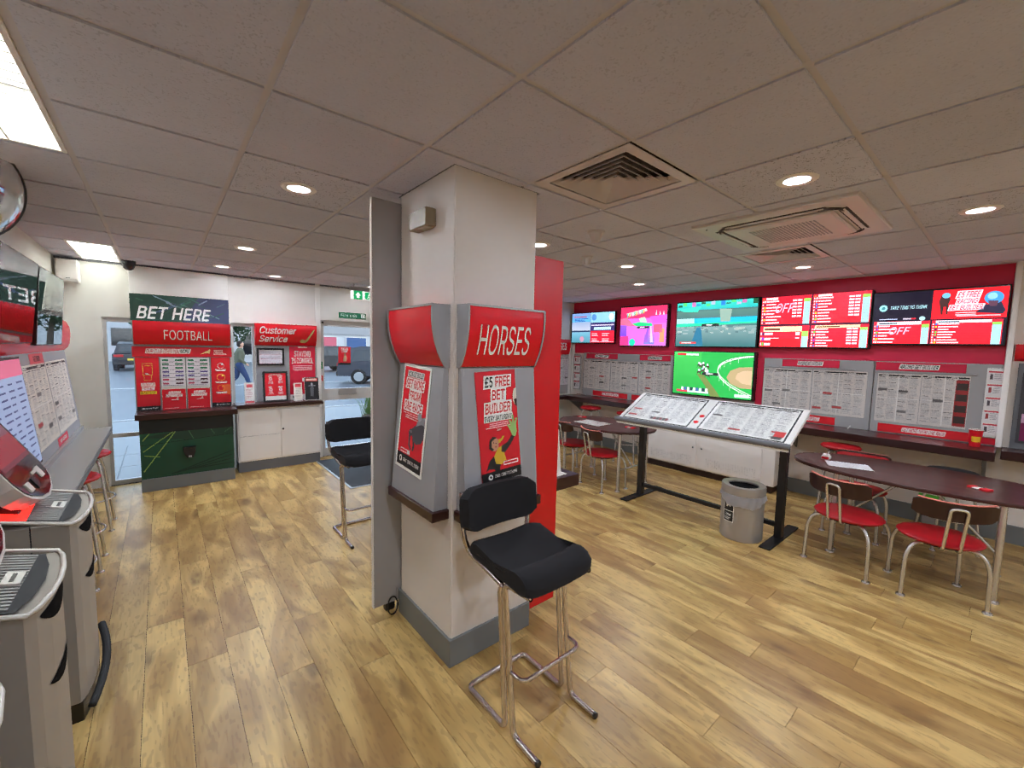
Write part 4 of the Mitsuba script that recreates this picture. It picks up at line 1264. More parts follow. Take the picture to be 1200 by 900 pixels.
for q in range(3):
    c.poly([(0.62 + q * 0.06, 0.46), (0.635 + q * 0.06, 0.52 + 0.02 * (q == 0)), (0.65 + q * 0.06, 0.46)], SCR(255, 210, 230), 2)
tv('second television in the top row, a broken picture in pink and violet', 4.125, 3.318, 1.742, 2.350, c)
# 3: blurred race picture, green above, grey track below
c = Canvas(1.065, 0.605, SCR(70, 116, 116))
c.grad(0, 0.50, 1.065, 0.605, SCR(40, 190, 190), SCR(60, 220, 200))
for q in range(16):
    c.rect(0.02 + q * 0.066, 0.545 + 0.03 * ((q * 7) % 3) / 2, 0.075 + q * 0.066, 0.575 + 0.03 * ((q * 5) % 2), SCR(*[(30, 90, 60), (180, 190, 230), (40, 130, 220), (90, 230, 120), (200, 120, 180)][(q * 3) % 5]), 2)
c.poly([(0, 0.52), (0.35, 0.54), (0.30, 0.47), (0.10, 0.48)], SCR(60, 230, 190), 2.4)
c.grad(0, 0.38, 1.065, 0.48, SCR(70, 112, 112), SCR(86, 130, 120), 2)
c.rect(0.0, 0.315, 0.26, 0.385, SCR(170, 226, 226), 3)
c.rect(0.26, 0.31, 1.065, 0.385, SCR(20, 190, 226), 3)
c.poly([(0.0, 0.27), (1.065, 0.30), (1.065, 0.32), (0.0, 0.315)], SCR(40, 216, 160), 3.2)
c.poly([(0.60, 0.50), (0.76, 0.49), (0.74, 0.33), (0.62, 0.33)], SCR(140, 170, 156), 3.4)
c.grad(0, 0.0, 1.065, 0.27, SCR(50, 104, 108), SCR(120, 150, 150), 2)
r = random.Random(4)
for q in range(60):
    X, Y = r.uniform(0, 1.02), r.uniform(0.16, 0.26)
    c.rect(X, Y, X + r.uniform(0.02, 0.07), Y + r.uniform(0.008, 0.03), SCR(*r.choice([(110, 140, 140), (140, 160, 160), (84, 116, 120), (160, 176, 170)])), 3)
c.poly([(0.22, 0.0), (0.30, 0.26), (0.36, 0.26), (0.40, 0.0)], SCR(40, 110, 140), 3.6)
c.rect(0.37, 0.27, 0.60, 0.305, SCR(30, 40, 40), 5)
c.lines(0.43, 0.54, 0.296, 1, 0.01, 0.014, SCR(236, 236, 236), 6)
c.rect(0.06, 0.035, 0.30, 0.06, SCR(220, 60, 60), 4)
c.lines(0.09, 0.28, 0.054, 1, 0.01, 0.013, SCR(250, 220, 220), 5)
tv('third television in the top row, a blurred green and grey race picture', 3.160, 2.088, 1.740, 2.347, c)
# 4: horse race from above
c = Canvas(1.065, 0.60, SCR(40, 168, 74))
c.grad(0, 0, 0.4, 0.6, SCR(36, 160, 66), SCR(64, 184, 84))
c.poly([(0, 0.555), (0.3, 0.59), (0.60, 0.60), (0, 0.60)], SCR(70, 196, 100), 1.5)
c.poly([(0.34, 0.30), (0.44, 0.29), (0.62, 0.08), (0.68, 0.0), (0.55, 0.0), (0.46, 0.15)], SCR(112, 130, 70), 2)
c.poly([(1.06, 0.14), (0.92, 0.14), (0.80, 0.19), (0.745, 0.27), (0.79, 0.36), (0.90, 0.41), (1.06, 0.42)], SCR(170, 150, 110), 2)
c.poly([(1.06, 0.19), (0.95, 0.20), (0.86, 0.26), (0.88, 0.33), (0.96, 0.37), (1.06, 0.37)], SCR(196, 170, 136), 2.4)
t = np.linspace(0, 1, 24)
bz = lambda P, t: (1 - t)[:, None] ** 3 * P[0] + 3 * ((1 - t) ** 2 * t)[:, None] * P[1] + 3 * ((1 - t) * t * t)[:, None] * P[2] + (t ** 3)[:, None] * P[3]
for off, wd in ((0.0, 0.010), (0.025, 0.008)):
    p = bz(np.array([[1.065, 0.55 + off * 0.4], [0.55, 0.50 + off], [0.42, 0.28 + off], [1.065, 0.03 + off]]), t)
    for a, b in zip(p, p[1:]):
        c.line(a[0], a[1], b[0], b[1], wd, SCR(236, 246, 236), 3)
p = bz(np.array([[1.065, 0.55], [0.55, 0.50], [0.42, 0.28], [1.065, 0.03]]), t)
for a in p[3:-1:2]:
    c.line(a[0], a[1], a[0], a[1] - 0.055, 0.005, SCR(220, 236, 220), 2.8)
r = random.Random(9)
for q in range(16):
    X, Y = r.uniform(0.345, 0.50), r.uniform(0.29, 0.43)
    c.poly([(X - 0.028, Y - 0.05), (X - 0.012, Y + 0.012), (X + 0.024, Y + 0.016), (X + 0.032, Y - 0.045), (X + 0.016, Y - 0.008), (X - 0.010, Y - 0.010)], SCR(*r.choice([(70, 50, 40), (90, 66, 50), (50, 44, 44)])), 4)
    c.ell(X + 0.006, Y + 0.028, 0.014, 0.018, SCR(*r.choice([(226, 230, 240), (160, 180, 210), (110, 120, 140), (214, 220, 236)])), 5, 8)
c.rect(0.42, 0.285, 0.64, 0.32, SCR(30, 40, 40), 6)
c.lines(0.47, 0.60, 0.310, 1, 0.01, 0.014, SCR(236, 236, 236), 7)
c.rect(0.05, 0.55, 0.18, 0.58, SCR(220, 50, 60), 5)
c.rect(0.18, 0.55, 0.36, 0.575, SCR(220, 240, 230), 5)
c.rect(0.06, 0.03, 0.22, 0.06, SCR(230, 60, 80), 5)
c.rect(0.22, 0.03, 0.52, 0.055, SCR(200, 220, 236), 5)
for q in range(9):
    c.rect(0.13 + q * 0.043, 0.055, 0.165 + q * 0.043, 0.10, SCR(*[(236, 240, 246), (70, 90, 160), (210, 220, 236), (40, 50, 70)][q % 4]), 6)
c.rect(0.86, 0.02, 1.04, 0.06, SCR(200, 240, 214), 5)
tv('lower television showing a horse race on green turf', 3.165, 2.092, 1.063, 1.660, c)
# 5: two race cards
c = Canvas(1.045, 0.60, SCR(70, 16, 40))
race_card(c, 0.0, 0.27, 0.515, 0.33, 1, 8, off=True)
race_card(c, 0.0, 0.0, 0.515, 0.25, 2, 3, head='gold', odds=1)
c.rect(0.12, 0.01, 0.43, 0.10, SCR(244, 28, 40), 3)
race_card(c, 0.53, 0.27, 0.515, 0.33, 3, 9)
race_card(c, 0.53, 0.0, 0.515, 0.25, 4, 7, head='gold')
tv('fourth television in the top row, two red race cards with OFF', 2.050, 1.005, 1.742, 2.335, c)
# 6: think banner, race card, advert
c = Canvas(0.905, 0.51, SCR(20, 14, 36))
c.ell(0.075, 0.36, 0.032, 0.034, SCR(150, 230, 236), 2)
c.ell(0.075, 0.36, 0.014, 0.015, SCR(40, 120, 130), 3, 10)
c.text('TAKE TIME TO THINK', 0.125, 0.345, 0.032, SCR(170, 220, 230), w=0.27, z=3, shear=0.2, anchor='l')
c.lines(0.05, 0.19, 0.252, 1, 0.01, 0.010, SCR(170, 180, 214), 2, ragged=0)
c.lines(0.23, 0.32, 0.255, 1, 0.01, 0.014, SCR(200, 190, 214), 2, ragged=0)
c.rect(0.29, 0.241, 0.325, 0.255, SCR(220, 30, 50), 3)
c.ell(0.37, 0.248, 0.022, 0.02, SCR(170, 230, 240), 2)
race_card(c, 0.01, 0.0, 0.42, 0.225, 5, 6, off=True, head='white', odds=0)
c.rect(0.43, 0.235, 0.905, 0.51, SCR(250, 30, 44), 1)
c.text('£5 FREE', 0.66, 0.43, 0.052, SCR(240, 60, 90), w=0.14, z=4, back=SCR(236, 236, 250), shear=0.2)
c.text('RACING', 0.655, 0.375, 0.042, SCR(240, 60, 90), w=0.13, z=4, back=SCR(236, 236, 250), shear=0.2)
c.text('BET BUILDER', 0.65, 0.318, 0.042, SCR(240, 60, 90), w=0.21, z=4, back=SCR(236, 236, 250), shear=0.2)
c.lines(0.57, 0.74, 0.295, 2, 0.018, 0.010, SCR(255, 190, 200), 2, center=True)
c.poly([(0.49, 0.34), (0.535, 0.36), (0.55, 0.42), (0.525, 0.46), (0.49, 0.46), (0.475, 0.40)], SCR(70, 44, 44), 3)
c.ell(0.52, 0.455, 0.028, 0.026, SCR(120, 196, 236), 4)
c.poly([(0.485, 0.36), (0.495, 0.28), (0.505, 0.28), (0.507, 0.35), (0.525, 0.35), (0.53, 0.28), (0.54, 0.28), (0.54, 0.37)], SCR(60, 36, 36), 3)
c.ell(0.82, 0.415, 0.058, 0.058, SCR(70, 160, 240), 3)
c.ell(0.81, 0.43, 0.03, 0.03, SCR(150, 214, 250), 4)
c.poly([(0.72, 0.29), (0.775, 0.36), (0.82, 0.35), (0.865, 0.375), (0.895, 0.30), (0.88, 0.27)], SCR(44, 40, 66), 3.5)
c.poly([(0.785, 0.39), (0.85, 0.385), (0.84, 0.34), (0.80, 0.34)], SCR(96, 60, 80), 4)
c.rect(0.60, 0.255, 0.87, 0.265, SCR(255, 200, 210), 2)
race_card(c, 0.44, 0.0, 0.45, 0.225, 6, 8, head='white', odds=0)
tv('rightmost television in the top row, TAKE TIME TO THINK and an advert', 0.978, 0.075, 1.785, 2.298, c)
place()

# second HORSES station in the far corner (seen past the red board)
place(0, 5.211, 0, 0)
k = thing('betting_station', 'far corner betting station with red HORSES head, half hidden by the red board', 'display stand')
part(k, 'head', extr([(0, 1.835), (-0.05, 1.835), (-0.055, 1.74), (-0.035, 1.62), (-0.015, 1.565), (0, 1.565)], 5.0, 5.685, 'x'), 'red', 25)
v, f = flat_text('HORSES', 0.12, True)
v = v.copy()
v[:, 0] = (v[:, 0] - v[:, 0].min()) / np.ptp(v[:, 0]) * 0.36 + 5.22
part(k, 'lettering', (np.c_[v[:, 0], 0 * v[:, 0] - 0.0565, v[:, 1] + 1.65], f), 'white')
part(k, 'board', bev(5.0, 5.685, -0.02, -0.001, 0.862, 1.56, 0.003), 'grey_panel')
newsprint(0.30, 0.50, 61, 4, True, S(204, 200, 204)).put(k, 'page', (5.37, -0.0225, 1.02))
solo('wall_shelf', bev(5.0, 5.35, -0.30, -0.001, 0.80, 0.855, 0.003), 'brown_edge', 'dark shelf under the far corner betting station', 'shelf')

# ------------------------------------------------------------------ far wall: football kiosk
place()
k = thing('banner_panel', 'tall white panel with the green BET HERE banner above the football kiosk', 'panel')
part(k, 'panel', bev(-0.25, 0.668, 6.355, 6.415, 1.87, 2.478, 0.003), 'plastic_white')
c = Canvas(0.918, 0.30, S(26, 56, 44), 0.001)
r = random.Random(12)
GRN = [S(40, 96, 70), S(22, 70, 50), S(60, 78, 104), S(34, 44, 66), S(86, 122, 110), S(120, 140, 156), S(28, 84, 56)]
c.poly([(0.45, 0.0), (0.918, 0.0), (0.918, 0.30), (0.62, 0.30)], S(40, 46, 76), 1)
for q in range(46):
    X, Y, L_, a = r.uniform(0, 0.9), r.uniform(0.0, 0.30), r.uniform(0.05, 0.22), r.choice([0.5, 0.6, -0.35, -0.45, 2.7])
    x1_, y1_ = X + L_ * math.cos(a), Y + L_ * math.sin(a)
    if 0 < x1_ < 0.918 and 0 < y1_ < 0.30:
        c.line(X, Y, x1_, y1_, r.uniform(0.003, 0.014), r.choice(GRN), 1.5 + q * 0.01)
c.text('BET HERE', 0.05, 0.028, 0.135, S(240, 240, 236), w=0.66, z=3, shear=0.2, anchor='l', bold=True)
c.put(k, 'banner', (-0.25, 6.353, 1.874), label='green banner reading BET HERE')

k = thing('football_kiosk', 'football betting kiosk with red head and green cupboard', 'kiosk')
KX0, KX1 = -0.236, 0.655
part(k, 'back_panel', bev(KX0, KX1, 6.20, 6.35, 0.84, 1.87, 0.003), 'grey')
c_, L_ = head_curve(14)
hp = [(6.34, 1.868)] + [(6.18 + q[0] * 0.9, q[1] * 0.87 + 0.255) for q in c_] + [(6.34, 1.61)]
part(k, 'head', extr(hp, KX0 + 0.01, KX1 - 0.005, 'x'), 'red', 25)
part(k, 'head_end', extr([(a, b) for a, b in hp], KX1 - 0.005, KX1 + 0.003, 'x'), 'grey')
v, f = fine_text('FOOTBALL', 0.125, False, 0.03)
v = v.copy()
v[:, 0] = (v[:, 0] - v[:, 0].min()) / np.ptp(v[:, 0]) * 0.44 + 0.03
v[:, 1] += 0.075
q = on_head(v, 0)
q[:, 1] = 6.18 + q[:, 1] * 0.9 - 0.002
q[:, 2] = q[:, 2] * 0.87 + 0.255
part(k, 'lettering', (q, f), 'white', label='white lettering reading FOOTBALL')
# printed strip: OUR CLUB GIVES YOU MORE
c = Canvas(KX1 - KX0 + 0.02, 0.115, R_, 0.006)
c.text('OUR CLUB GIVES YOU', 0.26, 0.045, 0.04, R_, w=0.29, back=W_, shear=0.2)
c.text('MORE', 0.455, 0.045, 0.042, K_, w=0.085, back=W_, shear=0.2)
c.poly([(0.60, 0.03), (0.66, 0.045), (0.69, 0.04), (0.70, 0.075), (0.68, 0.08), (0.64, 0.06)], S(250, 214, 150), 2)
c.ell(0.69, 0.083, 0.009, 0.01, S(250, 224, 170), 3, 8)
c.lines(0.73, 0.86, 0.085, 3, 0.022, 0.012, S(250, 214, 210), 2, seed=2)
c.put(k, 'slogan_strip', (KX0 - 0.01, 6.185, 1.47), label='red strip reading OUR CLUB GIVES YOU MORE')
# four leaflets/panels below
def tall_panel(x0, x1, kind):
    c = Canvas(x1 - x0, 0.60, R_, 0.004)
    w = c.w
    c.grad(0, 0.05, w, 0.60, S(196, 20, 34), S(222, 34, 44))
    c.rect(0, 0, w, 0.05, K_, 1.5)
    badge_row(c, 0.05, 0.025, 0.010)
    if kind == 'left':
        for a in ((0.06, 0.40, w - 0.06, 0.53), (0.07, 0.34, w - 0.07, 0.40)):
            for e in ((a[0], a[1], a[2], a[1]), (a[0], a[3], a[2], a[3]), (a[0], a[1], a[0], a[3]), (a[2], a[1], a[2], a[3])):
                c.line(*e, 0.004, S(240, 190, 90), 2)
        c.rect(0.08, 0.50, w - 0.08, 0.507, S(240, 190, 60), 2)
        c.lines(0.08, w - 0.08, 0.42, 1, 0.02, 0.01, W_, 2)
        c.text('POWER UP', w / 2, 0.28, 0.028, R_, w=w * 0.56, back=W_)
        c.text('YOUR BET', w / 2, 0.235, 0.028, R_, w=w * 0.48, back=W_)
        c.text('IN THE SHOP', w / 2, 0.19, 0.026, K_, w=w * 0.66, back=S(240, 190, 40))
    else:
        a = np.linspace(0, 2 * math.pi, 15)
        for cy, rr, col in ((0.50, 0.032, W_), (0.36, 0.04, S(250, 190, 90)), (0.23, 0.036, S(240, 130, 60))):
            for s, t in zip(a, a[1:]):
                c.line(w / 2 + rr * math.cos(s), cy + rr * math.sin(s), w / 2 + rr * math.cos(t), cy + rr * math.sin(t), 0.005, col, 2)
            c.ell(w / 2 + rr * 0.4, cy + rr * 0.5, rr * 0.3, rr * 0.3, col, 3, 10)
            c.lines(0.03, w - 0.03, cy - rr - 0.012, 2, 0.014, 0.008, W_, 2, center=True, seed=int(cy * 50))
        c.poly([(w * 0.55, 0.18), (w, 0.14), (w, 0.27), (w * 0.6, 0.27)], S(222, 96, 50), 1.6)
    return c


tall_panel(0, 0.20, 'left').put(k, 'side_poster', (-0.225, 6.191, 0.865))
tall_panel(0, 0.19, 'right').put(k, 'side_poster', (0.455, 6.191, 0.865))
for s, xx in enumerate((-0.008, 0.222)):
    part(k, 'slip_rack', box(xx - 0.003, xx + 0.216, 6.188, 6.20, 0.865, 1.46), 'white')
    for q in range(7):
        col = [S(40, 110, 80), S(40, 110, 80), S(46, 116, 86), S(96, 84, 140), S(96, 84, 140), S(176, 60, 84), S(176, 60, 84)][q]
        c = Canvas(0.208, 0.05, S(222, 216, 220), 0.003)
        c.lines(0.01, 0.07, 0.042, 1, 0.02, 0.018, col, 2, q, 0.1)
        c.lines(0.125, 0.20, 0.042, 1, 0.02, 0.018, col if q < 5 else S(70, 40, 50), 2, q, 0.1)
        c.lines(0.01, 0.20, 0.016, 1, 0.02, 0.006, S(150, 150, 156), 2, q, 0.1)
        c.put(k, 'slip_holder', (xx + 0.001, 6.183 - 0.001 * q, 1.40 - 0.0445 * q))
    c = Canvas(0.212, 0.235, R_, 0.004)
    c.text('OUR CLUB', 0.11, 0.185, 0.022, R_, w=0.10, back=W_, shear=0.2)
    c.text('GIVES YOU MORE', 0.105, 0.150, 0.022, R_, w=0.14, back=W_, shear=0.2)
    c.line(0.08, 0.11, 0.15, 0.115, 0.006, W_, 2)
    c.line(0.13, 0.11, 0.14, 0.145, 0.008, W_, 2)
    c.lines(0.02, 0.19, 0.02, 1, 0.02, 0.006, S(246, 196, 196), 2)
    c.put(k, 'pocket', (xx - 0.001, 6.172, 0.865))
part(k, 'counter_top', bev(KX0 - 0.005, KX1 + 0.02, 5.89, 6.35, 0.80, 0.862, 0.004), 'brown')
part(k, 'cupboard', bev(-0.212, 0.632, 5.965, 6.35, 0.14, 0.80, 0.003), 'black')
c = Canvas(0.844, 0.655, S(10, 64, 44), 0.002)
c.grad(0, 0.0, 0.844, 0.50, S(8, 62, 44), S(14, 74, 50))
c.rect(0, 0.50, 0.844, 0.655, S(16, 22, 22), 1.2)
c.poly([(0, 0.46), (0.3, 0.50), (0.844, 0.50), (0.844, 0.41), (0.4, 0.40)], S(24, 58, 44), 1.4)
for e in ((0.02, 0.08, 0.30, 0.50), (0.02, 0.30, 0.28, 0.50), (0.03, 0.26, 0.16, 0.23), (0.02, 0.42, 0.08, 0.50)):
    c.line(*e, 0.010, S(120, 150, 70), 2)
for e in ((0.42, 0.50, 0.46, 0.40), (0.62, 0.50, 0.66, 0.44), (0.76, 0.45, 0.83, 0.50)):
    c.line(*e, 0.007, S(60, 110, 70), 2)
c.line(0.0, 0.37, 0.844, 0.42, 0.006, S(8, 40, 30), 2)
for q in range(4):
    c.line(0.25 + q * 0.05, 0.02 + q * 0.01, 0.844, 0.22 - q * 0.05, 0.012, S(8, 44, 34), 2 + q * 0.1)
c.put(k, 'front_print', (-0.212, 5.962, 0.142), label='dark green printed front with pitch lines')
part(k, 'plinth', bev(-0.215, 0.636, 5.95, 6.33, 0.0, 0.142, 0.003), 'skirting')
m = trimesh.creation.cylinder(0.07, 0.10, sections=16)
part(k, 'slip_bin', extr([(0.15, 0.46), (0.265, 0.46), (0.26, 0.40), (0.24, 0.34), (0.18, 0.34), (0.155, 0.40)], 5.90, 5.962, 'y'), 'black', label='black plastic flap box')
part(k, 'flap_lock', box(0.195, 0.225, 5.895, 5.90, 0.345, 0.365), 'grey')

# customer service point
k = thing('service_cabinet', 'white double door cabinet with brown worktop below the customer service sign', 'cabinet')
part(k, 'body', bev(0.70, 1.685, 6.19, 6.41, 0.13, 0.825, 0.003), 'cream')
part(k, 'plinth', box(0.705, 1.675, 6.195, 6.40, 0, 0.13), 'grey_dark')
part(k, 'worktop', bev(0.69, 1.71, 6.13, 6.415, 0.825, 0.872, 0.004), 'brown')
for a, b in ((0.715, 1.185), (1.19, 1.672)):
    dk = part(k, 'door', bev(a, b, 6.174, 6.19, 0.15, 0.79, 0.003), 'cream')
    if a > 1:
        part(dk, 'lock', lathe([(0, -0.012), (0.012, -0.01), (0.012, 0.004), (0, 0.004)], 12).apply_transform(trimesh.transformations.rotation_matrix(-math.pi / 2, [1, 0, 0])).apply_translation([1.212, 6.172, 0.52]), 'brown_edge', 40)
    else:
        part(dk, 'groove', box(a + 0.01, b - 0.01, 6.1735, 6.1745, 0.46, 0.463), 'grey')
k = thing('service_sign', 'red Customer Service sign with a gold tick by the door', 'sign')
hp = [(6.41, 1.91)] + [(6.40 + q[0] * 0.9, q[1] * 0.95 + 0.148) for q in c_] + [(6.41, 1.62)]
part(k, 'head', extr(hp, 0.945, 1.69, 'x'), 'red', 25)


def on_service(v, x0):
    q = on_head(v, x0)
    q[:, 1] = 6.40 + q[:, 1] * 0.9 - 0.002
    q[:, 2] = q[:, 2] * 0.95 + 0.148
    return q


for s, y0, w in (('Customer', 0.175, 0.43), ('Service', 0.055, 0.33)):
    v, f = fine_text(s, 0.09, True, 0.025)
    v = v.copy()
    v[:, 0] = (v[:, 0] - v[:, 0].min()) / np.ptp(v[:, 0]) * w + 0.985 + v[:, 1] * 0.2
    v[:, 1] += y0
    part(k, 'lettering', (on_service(v, 0), f), 'white')
tk = np.array([[0.0, 0.07], [0.02, 0.10], [0.05, 0.10], [0.06, 0.085], [0.075, 0.09], [0.165, 0.24], [0.19, 0.255], [0.185, 0.235], [0.09, 0.06], [0.06, 0.045], [0.02, 0.045]])
vt, ft = trimesh.creation.triangulate_polygon(Polygon(tk + [1.475, 0]), engine='earcut')
vt, ft = trimesh.remesh.subdivide_to_size(np.c_[vt, 0 * vt[:, 0]], ft, 0.02, max_iter=8)
vt = vt[:, :2]
ft = np.asarray(ft)
part(k, 'tick', (on_service(np.asarray(vt), 0), ft[:, ::-1]), 'print', color=np.tile(S(176, 150, 96), (len(vt), 1)), label='gold tick')
solo('service_board', bev(0.955, 1.70, 6.396, 6.415, 0.872, 1.62, 0.002), 'grey', 'grey backing board behind the customer service notices', 'board')


def framed(label, x0, x1, z0, z1, y, c, lean=0.0):
    k = thing('framed_notice', label, 'framed notice')
    b = 0.022
    o = (x0, y, z0)
    rot = lambda m: turn(m, -lean, [1, 0, 0], o)
    part(k, 'frame', rot(cat(box(x0, x1, y - 0.014, y, z0, z0 + b), box(x0, x1, y - 0.014, y, z1 - b, z1), box(x0, x0 + b, y - 0.014, y, z0 + b, z1 - b), box(x1 - b, x1, y - 0.014, y, z0 + b, z1 - b))), 'black')
    mesh, col, uv = c.mesh((x0 + b, y - 0.004, z0 + b))
    m = trimesh.Trimesh(*mesh, process=False)
    part(k, 'notice', rot(m), 'print', color=col)


c = Canvas(0.276, 0.186, S(226, 224, 232))
for q in range(3):
    c.lines(0.015, 0.262, 0.165 - q * 0.058, 3, 0.014, 0.006, S(190, 186, 200), 2, q, 0.05)
    c.rect(0.01, 0.118 - q * 0.058, 0.266, 0.122 - q * 0.058, S(180, 80, 100), 2.5)
framed('black framed white notice under the Customer Service sign', 0.965, 1.285, 1.355, 1.585, 6.394, c)
c = Canvas(0.25, 0.36, S(226, 30, 44))
for q in range(4):
    X, Y = 0.07 + 0.115 * (q % 2), 0.255 - 0.145 * (q // 2)
    c.lines(X - 0.03, X + 0.03, Y + 0.07, 1, 0.02, 0.012, W_, 2, q)
    c.ell(X, Y + 0.03, 0.02, 0.022, S(250, 226, 228), 2, 14)
    c.ell(X, Y + 0.03, 0.010, 0.012, S(226, 60, 70), 3, 10)
    c.lines(X - 0.035, X + 0.035, Y - 0.002, 3, 0.012, 0.006, S(248, 200, 204), 2, q, center=True)
c.rect(0, 0, 0.25, 0.055, W_, 2)
c.lines(0.03, 0.22, 0.345, 1, 0.02, 0.01, W_, 2, center=True)
framed('black framed red notice with four white icons standing on the worktop', 1.012, 1.306, 0.873, 1.277, 6.30, c, 5)
c = Canvas(0.33, 0.74, S(206, 30, 58), 0.003)
c.lines(0.11, 0.22, 0.735, 1, 0.02, 0.014, W_, 2, ragged=0)
c.text('STAYING', 0.165, 0.60, 0.075, W_, w=0.21)
c.text('IN CONTROL', 0.165, 0.505, 0.075, W_, w=0.28)
c.lines(0.03, 0.30, 0.475, 4, 0.02, 0.009, S(246, 200, 208), 2, 3, 0.2, True)
c.rect(0.155, 0.25, 0.205, 0.30, W_, 2)
c.rect(0, 0, 0.33, 0.075, W_, 1.5)
c.ell(0.05, 0.04, 0.02, 0.02, K_, 2, 14)
c.text('TAKE TIME', 0.08, 0.03, 0.02, K_, w=0.08, anchor='l')
c.put(None, 'poster', (1.352, 6.392, 0.875), label='tall red poster reading STAYING IN CONTROL by the door', cat_='poster')


def leaflet_stand(label, x, y, w, h, body, deep=0.06):
    k = thing('leaflet_holder', label, 'leaflet holder')
    part(k, 'holder', cat(box(x, x + w, y - 0.004, y + deep, 0.872, 0.878), turn(box(x, x + w, y + 0.004, y + 0.008, 0.874, 0.872 + h), -8, [1, 0, 0], [x, y, 0.874])), 'plastic_white')
    c = body
    c.put(k, 'leaflet', (x + 0.004, y, 0.879), (1, 0, 0), (0, math.sin(math.radians(8)), math.cos(math.radians(8))))


c = Canvas(0.10, 0.26, W_, 0.002)
c.rect(0.02, 0.20, 0.085, 0.24, S(214, 90, 100))
c.lines(0.012, 0.09, 0.18, 7, 0.018, 0.007, S(214, 170, 176), 2, 1)
c.rect(0, 0, 0.10, 0.025, S(214, 90, 100))
leaflet_stand('white leaflet with red print standing at the left end of the worktop', 0.80, 6.26, 0.108, 0.27, c)
c = Canvas(0.10, 0.235, S(236, 226, 214), 0.002)
c.rect(0.01, 0.18, 0.09, 0.225, S(220, 70, 80))
c.lines(0.012, 0.09, 0.16, 8, 0.018, 0.007, S(200, 190, 184), 2, 1)
leaflet_stand('cream leaflet with red heading standing before the STAYING IN CONTROL poster', 1.375, 6.27, 0.108, 0.245, c)
c = Canvas(0.178, 0.31, K_, 0.002)
c.rect(0.01, 0.255, 0.168, 0.30, S(190, 60, 50))
c.lines(0.02, 0.158, 0.292, 1, 0.02, 0.022, S(230, 200, 190), 2, 1, 0.1)
c.poly([(0.07, 0.05), (0.105, 0.04), (0.115, 0.16), (0.10, 0.20), (0.08, 0.20), (0.066, 0.15)], S(90, 92, 98), 2)
c.ell(0.09, 0.215, 0.016, 0.02, S(170, 170, 176), 3, 12)
c.rect(0.04, 0.19, 0.14, 0.198, S(150, 150, 156), 3)
leaflet_stand('black leaflet with a red top standing at the right end of the worktop', 1.508, 6.25, 0.186, 0.32, c)

# signs on the door
c = Canvas(0.40, 0.085, S(14, 92, 60), 0.006)
c.text('Fire exit', 0.145, 0.024, 0.042, S(236, 240, 236), w=0.23, bold=False)
c.rect(0.325, 0.012, 0.385, 0.073, S(236, 240, 236), 2)
c.ell(0.352, 0.062, 0.006, 0.006, S(14, 92, 60), 3, 8)
for e in ((0.352, 0.056, 0.346, 0.038), (0.346, 0.038, 0.358, 0.03), (0.358, 0.03, 0.354, 0.018), (0.346, 0.038, 0.336, 0.02), (0.350, 0.052, 0.364, 0.046)):
    c.line(*e, 0.006, S(14, 92, 60), 3)
c.put(None, 'fire_exit_sign', (2.025, YF - 0.008, 2.045), label='green sign reading Fire exit above the door', cat_='sign')
c = Canvas(0.18, 0.27, S(214, 26, 40), 0.001)
c.rect(0, 0, 0.18, 0.03, K_)
c.text('£5 FREE', 0.09, 0.225, 0.026, R_, w=0.10, back=W_)
c.text('BET', 0.09, 0.19, 0.022, R_, w=0.07, back=W_)
c.poly([(0.07, 0.05), (0.115, 0.05), (0.125, 0.12), (0.10, 0.15), (0.075, 0.12)], S(190, 150, 120), 2)
c.ell(0.095, 0.155, 0.018, 0.02, S(150, 110, 90), 3, 10)
c.put(None, 'poster', (2.03, YF + 0.055, 1.35), label='small red poster stuck on the glass of the door', cat_='poster')
solo('door_mat', bev(1.64, 2.75, 4.80, 6.20, 0.0, 0.010, 0.003), 'rubber', 'dark grey door mat with a pale edging on the wooden floor', 'mat')
part('door_mat', 'edging', cat(box(1.615, 1.64, 4.775, 6.20, 0, 0.008), box(1.615, 2.75, 4.775, 4.80, 0, 0.008)), 'alu', label='pale metal edging')

# ------------------------------------------------------------------ left wall
k = thing('wall_speaker', 'white loudspeaker high in the far left corner', 'speaker')
part(k, 'cabinet', bev(-0.79, -0.625, 6.27, 6.40, 2.238, 2.462, 0.006), 'plastic_white')
part(k, 'grille', bev(-0.78, -0.635, 6.262, 6.27, 2.262, 2.452, 0.003), 'cream')
part(k, 'badge', box(-0.72, -0.69, 6.26, 6.262, 2.268, 2.275), 'grey_dark')
k = thing('convex_mirror', 'round convex security mirror with a black rim at the left edge', 'mirror')
mr, mR = 0.250, 0.40
mp = np.array([-0.696, 3.15, 2.335])
zaxis = np.array([0.62, -0.72, -0.30])
zaxis /= np.linalg.norm(zaxis)
th = np.linspace(0, math.asin(mr / mR), 14)
cap = lathe([(mR * math.sin(t), mR * (math.cos(t) - math.cos(th[-1]))) for t in th], 64)
M = trimesh.geometry.align_vectors([0, 0, 1], zaxis)
M[:3, 3] = mp
rimm = lathe([(mr + 0.005 * math.cos(t), 0.006 * math.sin(t)) for t in np.linspace(0, 2 * math.pi, 9)], 64)
bk = lathe([(0, -0.03), (mr, -0.01), (mr, -0.002), (0, -0.002)], 40)
for nm, mm, mt in (('face', cap, 'mirror'), ('rim', rimm, 'black'), ('backing', bk, 'black')):
    mm.apply_transform(M)
    part(k, nm, mm, mt, True if nm != 'backing' else 40)
part(k, 'arm', tube([mp - zaxis * 0.02, mp - zaxis * 0.10, [XL, 3.30, 2.38]], 0.014, 8), 'black', True)

